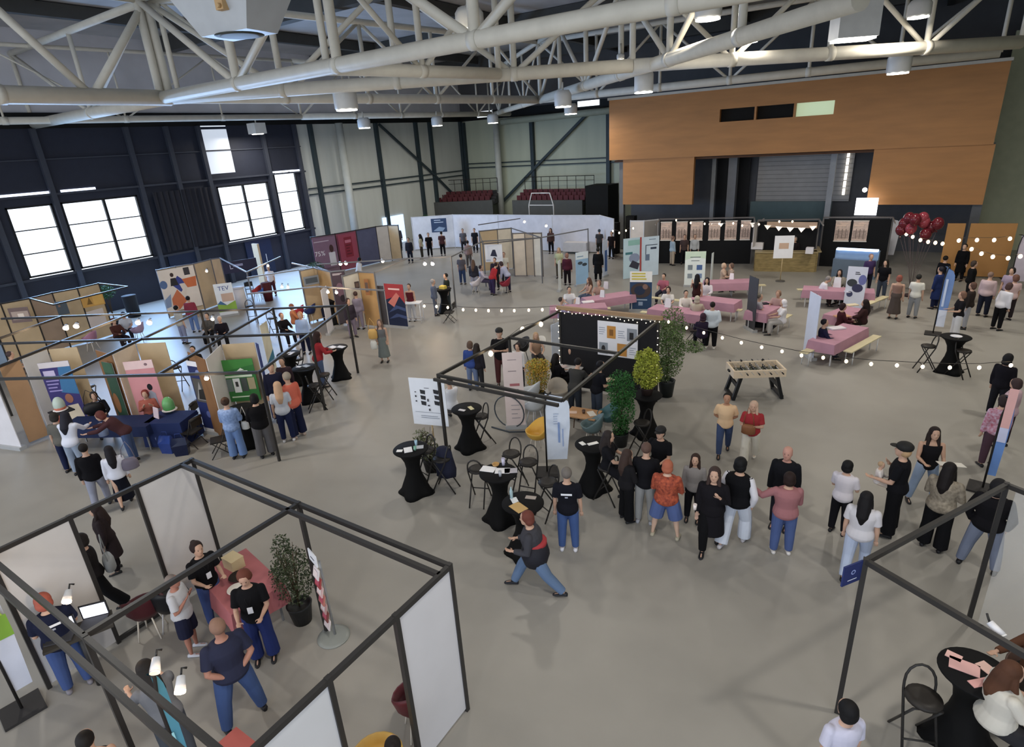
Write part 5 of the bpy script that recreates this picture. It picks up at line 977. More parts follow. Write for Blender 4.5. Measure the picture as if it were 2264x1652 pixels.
        m=M(); rs=trings(.014*h,1,5)[::-1]; L0=legpts; zb=hz-(.40*h if kind=='skirt' else .2*h)
        if seat is None:
            for s_,k in ((.3,1.1),(.6,1.25),(1,1.45)): rs.append([(math.cos(a)*.095*h*k*f*(1+.05*math.sin(a*6)),math.sin(a)*.08*h*k*f*(1+.05*math.sin(a*7)),hz-.03*h-(hz-.03*h-zb)*s_) for a in [6.28318*q/20 for q in range(20)]])
            m.loft(rs)
        else:
            m.loft(rs)
            for L in legpts: m.tube([L[0],L[1],L[1].lerp(L[2],.3)],[.065*h,.06*h,.06*h],12)
        finish(m,'skirt',bc,t,vx,2)
    # top
    kind,col=top[:2]; tm=mat('pattern_'+col+top[2],[((int(col[i:i+2],16)/255)**2.2) for i in (0,2,4)],.85,col2=[((int(top[2][i:i+2],16)/255)**2.2) for i in (0,2,4)],nscale=18) if len(top)>2 else C(col,.9,spec=.15)
    m=M(); infl={'tee':.019,'long':.020,'jacket':.026,'vest':.022,'tank':.012,'coat':.027,'shirt':.018}[kind]
    i1=11 if kind!='tank' else 9; rs=trings(infl*h,0,i1); m.loft(rs)
    if kind=='coat' and seat is None:
        q0=rs[0]; rr=[]
        for s_,k in ((0,1.25),(.5,1.4),(1,1.5)): rr.append([(math.cos(a)*.085*h*k*f,math.sin(a)*.075*h*k*f-.01*h,hz-.02*h-.26*h*s_) for a in [6.28318*q/20 for q in range(20)]])
        m.loft(rr)
    sl={'tee':.62,'shirt':.62,'long':1.9,'jacket':1.92,'coat':1.92,'vest':0,'tank':0}[kind]
    for S,E,Wp,Fv,s in armpts:
        if sl==0:
            if kind=='vest':
                m.ell(S,(.034*h,.034*h,.034*h)); sv=M(); tubex(sv,[S,S.lerp(E,.5),E,E.lerp(Wp,.4),E.lerp(Wp,.93)],[q_*h for q_ in (.036,.037,.036,.034,.026)]); sv.build('sleeve',C('cfcdd4',.8),t)
            continue
        g=1+(f-1)*.6; k={'tee':.012,'shirt':.012,'long':.011,'jacket':.016,'coat':.016}[kind]
        if sl<1: pts=[S,S.lerp(E,.4),S.lerp(E,sl+.12)]; rr=[.033*g+k*.6,.031*g+k*.8,.029*g+k]
        else: pts=[S,S.lerp(E,.5),E,E.lerp(Wp,.4),E.lerp(Wp,.93)]; rr=[.033*g+k*.5,.030*g+k*.7,.026*g+k*.8,.024*g+k*.7,.019+k*.6]
        m.tube([S+(S-E).normalized()*.02*h]+pts,[rr[0]*h*.8]+[r_*h for r_ in rr],12)
        m.ell(S,(rr[0]*h,rr[0]*h,rr[0]*h))
    nm={'tee':'t_shirt','shirt':'shirt','long':'sweater','jacket':'jacket','coat':'coat','vest':'vest','tank':'tank_top'}[kind]
    finish(m,nm,tm,t,vx,2)
    if text:   # print on the back
        m=M(); mats=[C('e4e6ec')]
        p0=rot((0,-(.068*f*1.1+.02)*h,hz+.21*h),hip); up_=(rot((0,0,1),V((0,0,0)))); vs,fs=textgeo(text,.05)
        face_art(m,mats,p0-V((.1,0,0))-up_*.05,(1,0,0),up_,.2,.1,[('r',.0,.55,1,.95,'e4e6ec'),('r',.35,.0,.62,.3,'9ca0b0')],.012)
        m.v=[tuple(V(q)) for q in m.v]; m.build('back_print',mats,t)
    # hair
    st,hcx=hair; hm=C(hcx,.7,noise=.2,spec=.25); m=M()
    def hp(x_,y_,z_): return hc+R@V((x_*h,y_*h,z_*h))
    def E_(c_,r_): m.ell(hp(c_[0],c_[1]-.004,c_[2]+.003),tuple(q*h*1.13 for q in r_),14,10,R)
    if st=='bald': pass
    elif st=='cap':
        E_((0,-.02,-.015),(.048,.046,.052)); finish(m,'hair',hm,t,min(vx,.014),2)
    else:
        if st in('short','crop'): E_((0,-.014,.016),(.049,.056,.056)); 
        else: E_((0,-.012,.014),(.054,.058,.06))
        if st=='bob': E_((0,-.026,-.02),(.056,.045,.055)); 
        if st=='long':
            nb=rot((0,-.05*h,hz+.2*h),hip); m.tube([hp(0,-.03,.01),hp(0,-.042,-.05),nb+V((0,-.01*h,.03*h)),nb+V((0,-.012*h,-.06*h))],[.055*h,.064*h,.06*h,.03*h],12)
            for s in (-1,1): m.tube([hp(s*.042,0,.01),hp(s*.048,.002,-.05),rot((s*.055*h,.03*h,hz+.27*h),hip),rot((s*.055*h,.045*h,hz+.19*h),hip)],[.017*h,.021*h,.02*h,.01*h],8)
        if st=='pony': E_((0,-.06,.01),(.018,.02,.02)); m.tube([hp(0,-.06,.01),hp(0,-.08,-.03),hp(0,-.07,-.09)],[.016*h,.018*h,.008*h],8)
        if st=='bun': E_((0,-.05,.05),(.026,.026,.026))
        if st=='hood': E_((0,-.022,-.0),(.058,.052,.066)); E_((0,-.03,-.06),(.06,.05,.04))
        finish(m,'hood' if st=='hood' else 'hair',hm,t,min(vx,.014),2)
    if st=='cap': E2=M(); E2.ell(hp(0,-.014,.036),(.066*h,.074*h,.052*h),14,8,R); E2.ell(hp(0,.058,.03),(.045*h,.05*h,.006*h),12,6,R); E2.build('cap',C('1d1c1c'),t)
    if extra: extra(t,locals())
    t['_h']=h
    return t,(x,y,rz,h)
def bag(label,P,off,size,col,z,name='handbag'):
    """bag hanging at body-local offset"""
    x,y,rz,h=P; ox=off[0]*math.cos(rz)-off[1]*math.sin(rz); oy=off[0]*math.sin(rz)+off[1]*math.cos(rz)
    t=thing(name,label,'bag',(x+ox,y+oy,z),rz); m=M(); w_,d_,hh=size
    m.loft([[(math.cos(a)*w_*.5*k,math.sin(a)*d_*.5*k,zz) for a in [6.28318*q/14 for q in range(14)]] for zz,k in ((0,.7),(hh*.1,1),(hh*.7,1),(hh,.75))]); m.build('bag_body',C(col,.55),t)
    M().tube([(-w_*.4,0,hh*.8),(-w_*.25,.02,hh+.25),(w_*.1,.0,hh+.42),(w_*.3,0,hh+.22),(w_*.4,0,hh*.8)],.01,6).build('strap',C(col,.6),t)
def held(name,label,cat,P,off,size,col,rx=0):
    x,y,rz,h=P; ox=off[0]*math.cos(rz)-off[1]*math.sin(rz); oy=off[0]*math.sin(rz)+off[1]*math.cos(rz)
    o=M().box((0,0,0),size).build(name,C(col,.6)); o.location=(x+ox,y+oy,off[2]); o.rotation_euler=(rx,0,rz); tag(o,label,cat); return o
def lanyard(t,L):
    h,hip,rot,hz,f=L['h'],L['hip'],L['rot'],L['hz'],L['f']; m=M(); mats=[C('e6e8f0'),C('101014')]
    m.box(rot((0,(.085*f)*h+.02,hz+.12*h),hip),(.075,.008,.11)); m.k=1
    for s in (-1,1): m.tube([rot((s*.035*h,.02*h,hz+.30*h),hip),rot((s*.02*h,.082*f*h+.015,hz+.22*h),hip),rot((0,(.085*f)*h+.02,hz+.155*h),hip)],.004,4)
    m.build('lanyard_badge',mats,t)
p=person
# --- middle and right foreground
a,P=p('man in a pale orange polo and blue jeans walking towards the camera',(1598,1005),180,hy=868,legs='walk',arms='back',top=('tee','dfb98c'),bottom=('trousers','3a4b70'),hair=('short','15120f'),skin='b07f60')
a,P=p('blonde woman in a loose red top and white wide trousers with crossed arms',(1655,1020),185,hy=886,arms='fold',legs='walk',top=('tee','a3232b'),bottom=('wide','d6d0c2'),hair=('long','c2a088'),fat=1.08,shoes='c8c0b4')
bag('brown leather shoulder bag in front of the blonde woman in red',P,(.05,.2),(.3,.12,.24),'8a5630',.8)
a,P=p('bearded man in a black tee and cap talking beside the brown-haired person',(1456,1100),205,hy=945,top=('tee','121217'),bottom=('trousers','1c1c22'),hair=('cap','241f1d'),arms='fwd',fat=1.1)
a,P=p('woman with long dark hair in black seated on a stool at the card table',(1345,1105),100,h=1.68,seat=.79,legs='stool',arms='table',top=('tee','15151a'),bottom=('skirt','1a1a20'),hair=('long','2c2422'))
a,P=p('woman in a black leather jacket and flared black trousers looking at her phone',(1385,1150),60,hy=995,arms='fwd',top=('jacket','1b1a1d'),bottom=('wide','101013'),hair=('long','3a2a24'))
held('phone','pink phone in the hands of the leather jacket woman','phone',P,(.0,.36,1.08),(.08,.12,.012),'d8a8a0')
a,P=p('brown-haired person in a black sweater and grey trousers seen from behind',(1425,1155),10,hy=980,arms='fwd',top=('long','131318'),bottom=('trousers','8c8d8c'),hair=('short','5c443a'),shoes='9a9ca4')
a,P=p('red-haired person in an orange floral sweater and blue shorts from behind',(1470,1187),10,hy=1018,arms='fold',legs='wide',top=('long','b4583c','6a2c24'),bottom=('shorts','4a5d90'),hair=('bob','a85a3c'),fat=1.22,shoes='a8a08a',skin='c8a48c')
a,P=p('woman with very long brown hair facing the camera behind the black coat',(1530,1150),185,hy=1008,arms='down',top=('long','8f8a88'),bottom=('trousers','15151a'),hair=('long','33221c'))
a,P=p('woman in a long black coat walking forward holding a paper cup',(1568,1216),185,hy=1032,legs='walk',arms=('chest','down'),top=('coat','17151a'),bottom=('trousers','0f0f12'),hair=('long','3c2c28'),fat=1.06)
x,y,rz,h=P; glassware('white paper cup held by the woman in the long black coat',(x-.22,y-.33),1.02,.035,.11,'e8dcd8','paper_cup','cup')
a,P=p('person with black hair in a black vest over white sleeves and white trousers',(1622,1200),20,hy=1010,legs='walk',arms='pocket',top=('vest','0f0f13'),bottom=('wide','c3cad8'),hair=('bob','0d0c0e'),fat=1.15,shoes='b8b4b8')
a,P=p('bald man in a black blazer facing the person in pink',(1722,1165),190,hy=988,arms='down',top=('jacket','15161c'),bottom=('trousers','20202a'),hair=('bald','000000'),skin='c08a78')
a,P=p('dark-haired woman in a dusty pink sweater and jeans gesturing to the left',(1725,1222),345,hy=1046,arms=('side','fwd'),top=('long','9c6468'),bottom=('trousers','45598c'),hair=('bob','241512'),fat=1.15,shoes='cfcac6')
a,P=p('person with black hair, white tee and thin crossbody strap, black trousers',(1850,1178),15,hy=1020,arms='fwd',top=('tee','d2ccd4'),bottom=('trousers','15141a'),hair=('bob','100f10'))
a,P=p('person with long black hair in a white tee and pale jeans walking away',(1885,1270),5,hy=1086,legs='walk',top=('tee','c9c6cc'),bottom=('trousers','a9b6d0'),hair=('long','121013'),fat=1.12)
a,P=p('blonde woman in a cap and black top carrying a toddler on her arm',(1962,1180),275,hy=955,arms=('fwd','chest'),top=('tee','121217'),bottom=('wide','0f0f13'),hair=('cap','b89468'))
x,y,rz,h=P; q=(x+math.cos(rz)*-.02-math.sin(rz)*.3,y+math.sin(rz)*-.02+math.cos(rz)*.3)
t,_=p('toddler in white held by the blonde woman in the cap',q,90,h=.85,mode='w',arms='fwd',legs='sit',seat=1.02,top=('long','d4ccc8'),bottom=('trousers','c8b8a8'),hair=('short','a88a68'),scale=.5)
a,P=p('woman in a black tank top and pale jeans holding an open paper',(2033,1108),160,hy=945,arms='fwd',legs='wide',top=('tank','17161b'),bottom=('trousers','8ea4c4'),hair=('long','251a18'))
held('leaflet','open white leaflet held by the woman in the tank top','paper',P,(-.22,.42,1.12),(.42,.26,.008),'dcd8d0',.2)
a,P=p('woman with long dark hair in a beige knit sweater and wide black trousers',(2058,1212),15,hy=1025,arms='fold',top=('long','9a9080','6f665a'),bottom=('wide','101014'),hair=('long','150f10'),fat=1.15)
a,P=p('person in a black hooded jacket and faded jeans behind the right post',(2158,1256),5,hy=1060,arms='pocket',legs='wide',top=('jacket','121116'),bottom=('trousers','727c94'),hair=('hood','141318'),fat=1.12)
a,P=p('red-haired person in a grey top with a coat round the waist striding left',(1188,1305),280,hy=1118,arms=('fwd','fwd'),legs='stride',top=('long','3f3f46'),bottom=('trousers','5a7396'),hair=('bob','6a3428'),lean=8,fat=1.2,shoes='1f2128')
x,y,rz,h=P; o=M(); o.loft([[(math.cos(a_)*r_*1.1,math.sin(a_)*r_,z_) for a_ in [6.28318*q/16 for q in range(16)]] for z_,r_ in ((.62,.2),(.8,.25),(1.02,.2))]); o.k=1; o.lathe([(.17,.98),(.21,1.0),(.21,1.06),(.17,1.08)],n=16); o=o.build('waist_coat',[C('1c1c26'),C('a8242c')]); o.location=(x,y,0); o.rotation_euler=(0,0,rz); tag(o,'dark coat with red band tied round the striding person','coat')
a,P=p('person in a black tee with white back print, blue jeans and white shoes',(1258,1215),5,hy=1035,top=('tee','15161f'),bottom=('trousers','3b5890'),hair=('crop','6c655f'),shoes='d8d8e0',text='xx')
a,P=p('man in a dark peaked cap and black top beyond the centre stand',(1112,852),185,hy=717,arms='fold',top=('tee','151417'),bottom=('trousers','5c3030'),hair=('cap','20201c'))
a,P=p('person in a bright blue jacket with backpack left of the centre stand',(1048,862),15,hy=755,top=('jacket','2a4488'),bottom=('trousers','66789c'),hair=('bob','5c4638'))
a,P=p('person in black beside the bright blue jacket',(1062,862),40,hy=760,top=('jacket','26232a'),bottom=('trousers','2a2a2e'),hair=('long','2a221e'))
a,P=p('woman in a white cardigan and dark hair behind the pinkish roll-up',(1150,858),200,hy=764,top=('long','cfcccc'),bottom=('trousers','2a2a30'),hair=('bob','2c201e'))
a,P=p('man in a white shirt sitting behind the white icon board',(992,833),330,h=1.72,mode='head',seat=.47,legs='sit',arms='table',top=('long','d8dbe4'),bottom=('trousers','5a5654'),hair=('short','2c2624'))
a,P=p('woman with long black hair in black seated at the round table',(1232,880),60,h=1.7,seat=.55,legs='sit',arms='table',top=('long','121014'),bottom=('trousers','101014'),hair=('long','16110f'))
a,P=p('man in a dark grey shirt leaning over the round table, seen from behind',(1272,925),25,h=1.75,lean=22,arms='reach',top=('tee','3b3a38'),bottom=('trousers','2a2e36'),hair=('short','1d1a1a'))
a,P=p('man in a navy shirt and dark jeans standing with a plate near the drape',(1320,930),55,hy=800,lean=10,arms='fwd',top=('tee','14151c'),bottom=('trousers','343c4a'),hair=('short','17151a'))
held('plate','pale plate held by the man in the navy shirt','plate',P,(.0,.42,1.12),(.26,.26,.02),'d8b8a0')
a,P=p('brown-haired person bending over papers at the far side of the round table',(1268,850),200,h=1.65,seat=.5,legs='sit',lean=15,arms='table',top=('long','3c2c2a'),bottom=('trousers','202024'),hair=('bob','3a2420'))
a,P=p('blonde person seated at the back left of the centre stand',(1188,815),170,h=1.65,seat=.45,legs='sit',arms='table',top=('tank','a8866c'),bottom=('trousers','3c3838'),hair=('long','b0906c'))
a,P=p('woman in a long grey dress carrying a yellow bag on the open floor',(852,800),195,hy=707,top=('tank','6a6a6c'),bottom=('skirt','6c7472'),hair=('long','6a5448'))
bag('yellow paper bag carried by the woman in the grey dress',P,(.28,.12),(.34,.16,.36),'d8a850',.95,'shopping_bag'); bag('white plastic bag hanging under the yellow one',P,(.3,.1),(.24,.14,.32),'d8d8d0',.55,'shopping_bag')
a,P=p('woman in a red top writing at the black standing table',(715,855),75,hy=733,arms='table',lean=8,top=('long','a01f28'),bottom=('trousers','4a5c80'),hair=('long','33201c'))
# --- left middle
a,P=p('woman in a pale denim jacket and wide light jeans, from behind',(530,1012),20,hy=880,arms='fwd',top=('jacket','8aa2cc','6880ac'),bottom=('wide','6080b4'),hair=('bun','3c2a20'))
bag('small white bag on the arm of the woman in pale denim',P,(.3,.1),(.2,.1,.22),'c8c8c4',.75)
a,P=p('person in a black top and grey tie-dye wide trousers, from behind',(592,1008),350,hy=872,arms='fwd',top=('long','100f12'),bottom=('wide','5a585a'),hair=('bob','131214'),fat=1.15)
a,P=p('blonde woman in a white-grey top and dark jeans behind the stand post',(640,975),5,hy=845,top=('tee','b4bac6'),bottom=('trousers','1a2346'),hair=('long','c09a78'),shoes='c8c8cc')
a,P=p('grey-haired woman in an orange-red top and dark jeans',(662,965),330,hy=822,top=('long','cf6048'),bottom=('wide','161c38'),hair=('short','8f8474'),shoes='b8a090')
a,P=p('man in a navy suit facing the two women at the stand post',(625,930),180,hy=803,top=('jacket','1c1e34'),bottom=('trousers','1a1c2c'),hair=('short','2c2220'))
a,P=p('dark-haired seated person between the tall tables',(645,900),200,h=1.65,seat=.79,legs='stool',top=('long','3c2c34'),bottom=('trousers','202028'),hair=('short','3c3230'))
a,P=p('man in a black jacket and grey jeans walking away on the left',(232,1122),12,hy=980,legs='walk',top=('jacket','0f0e12'),bottom=('trousers','8c8fa0'),hair=('short','17110f'),shoes='2c2c34')
a,P=p('dark-haired woman in a white top and black shorts with a mauve shoulder bag',(282,1115),5,hy=985,legs='walk',top=('long','d3d4e0'),bottom=('skirt','10121f'),hair=('long','17141a'))
bag('mauve shoulder bag on the woman in white and black',P,(.3,-.05),(.34,.14,.28),'706878',.85)
a,P=p('person in a grey-green top and navy trousers at the left end of the navy table',(162,1042),30,hy=915,lean=5,top=('tee','5c5a54'),bottom=('trousers','1c2444'),hair=('bob','2a2622'))
a,P=p('long-haired person in a white top and pale jeans leaning on the navy table',(182,1048),35,hy=915,lean=12,arms='reach',top=('long','ccd0e0'),bottom=('trousers','8a98ac'),hair=('long','1c1c28'))
a,P=p('person in a maroon top and jeans bending over the navy table',(300,1022),290,h=1.72,lean=38,arms='reach',top=('long','45282c'),bottom=('trousers','3c5078'),hair=('bob','5c2a24'))
a,P=p('seated person with a big black bag behind the navy table',(235,955),180,h=1.65,seat=.45,legs='sit',arms='table',top=('long','1a1a22'),bottom=('trousers','2a2a30'),hair=('bob','2c2420'))
bag('big black tote with cream handle on the navy table',P,(.1,.35),(.5,.25,.3),'16161a',.78)
a,P=p('red-haired seated person with a sandwich at the right of the navy table',(345,950),190,h=1.6,seat=.45,legs='sit',arms='chest',top=('long','a85848'),bottom=('trousers','303038'),hair=('bob','7c2c24'))
a,P=p('person with long dark hair in dark clothes outside the near left stand',(262,1262),280,hy=1130,top=('coat','2c2224'),bottom=('trousers','181418'),hair=('long','2c1e1c'))
a,P=p('person in black flared trousers holding a silver quilted bag outside the near left stand',(240,1352),275,hy=1180,arms=('fwd','fwd'),legs='walk',top=('tee','1f1b1d'),bottom=('wide','0f0f12'),hair=('bob','221c1a'))
bag('silver quilted handbag at the hip of the person in flared trousers',P,(.05,-.25),(.4,.18,.26),'8a8e90',.78)
# --- inside the near left stand
a,P=p('woman with glasses in a black tee with badge beside the pink table',(485,1375),160,hy=1200,arms='fwd',top=('tee','121216'),bottom=('trousers','3a4f86'),hair=('bun','2c1d1a'),extra=lanyard)
a,P=p('smiling bearded man in a light grey tee and dark shorts',(432,1440),120,hy=1282,arms='chest',top=('tee','b8bac0'),bottom=('shorts','1c2038'),hair=('crop','7c716c'),skin='a8705c',fat=1.05,shoes='b8bcc8')
a,P=p('woman with auburn hair, black tee and badge looking down at her hands',(590,1455),195,hy=1262,arms='fwd',nod=22,top=('tee','131317'),bottom=('wide','20306c'),hair=('bob','6a3626'),extra=lanyard,skin='c89c84')
a,P=p('bald man in a navy shirt and jeans with hands behind his back',(545,1592),350,hy=1370,arms='back',legs='wide',top=('tee','2a2e46'),bottom=('trousers','3a5488'),hair=('crop','8c6a58'),skin='b07c68',fat=1.18)
a,P=p('redhead in a dark tee with white print at the laptops',(178,1518),5,hy=1315,arms='fwd',top=('tee','171c34'),bottom=('trousers','384f84'),hair=('bob','a8503c'),fat=1.12,text='xx',shoes='7c7880')
a,P=p('person in a grey top bending forward under the near left front rail',(330,1478),350,h=1.66,mode='head',lean=20,arms='reach',top=('tee','74767c'),bottom=('trousers','4c525c'),hair=('long','28221f'))
a,P=p('person with a dark bun and bare shoulders at the bottom left edge',(182,1622),20,h=1.62,mode='head',top=('tank','1c1a1c'),bottom=('trousers','202024'),hair=('short','191514'))
a,P=p('person with dark hair in yellow at the bottom edge below the white panel',(866,1636),10,h=1.5,mode='head',top=('tee','c89a3c'),bottom=('trousers','202024'),hair=('bun','1d1614'))
a,P=p('black-haired person in a lilac-white top at the bottom right edge',(1878,1555),315,h=1.62,mode='head',top=('tee','c2c0d4'),bottom=('trousers','303444'),hair=('bob','0d0c0e'))
a,P=p('person in a cream tee with a shoulder strap seated at the lower right table',(2165,1700),60,h=1.72,seat=.79,legs='stool',arms='table',top=('tee','c9c4b8'),bottom=('trousers','2c2c30'),hair=('long','55331f'),fat=1.2)
a,P=p('brown-haired person seated across the lower right table holding a leaflet',(2250,1600),230,h=1.68,seat=.79,legs='stool',arms='table',top=('long','5c3a26'),bottom=('trousers','2c2420'),hair=('long','7a4a2c'))
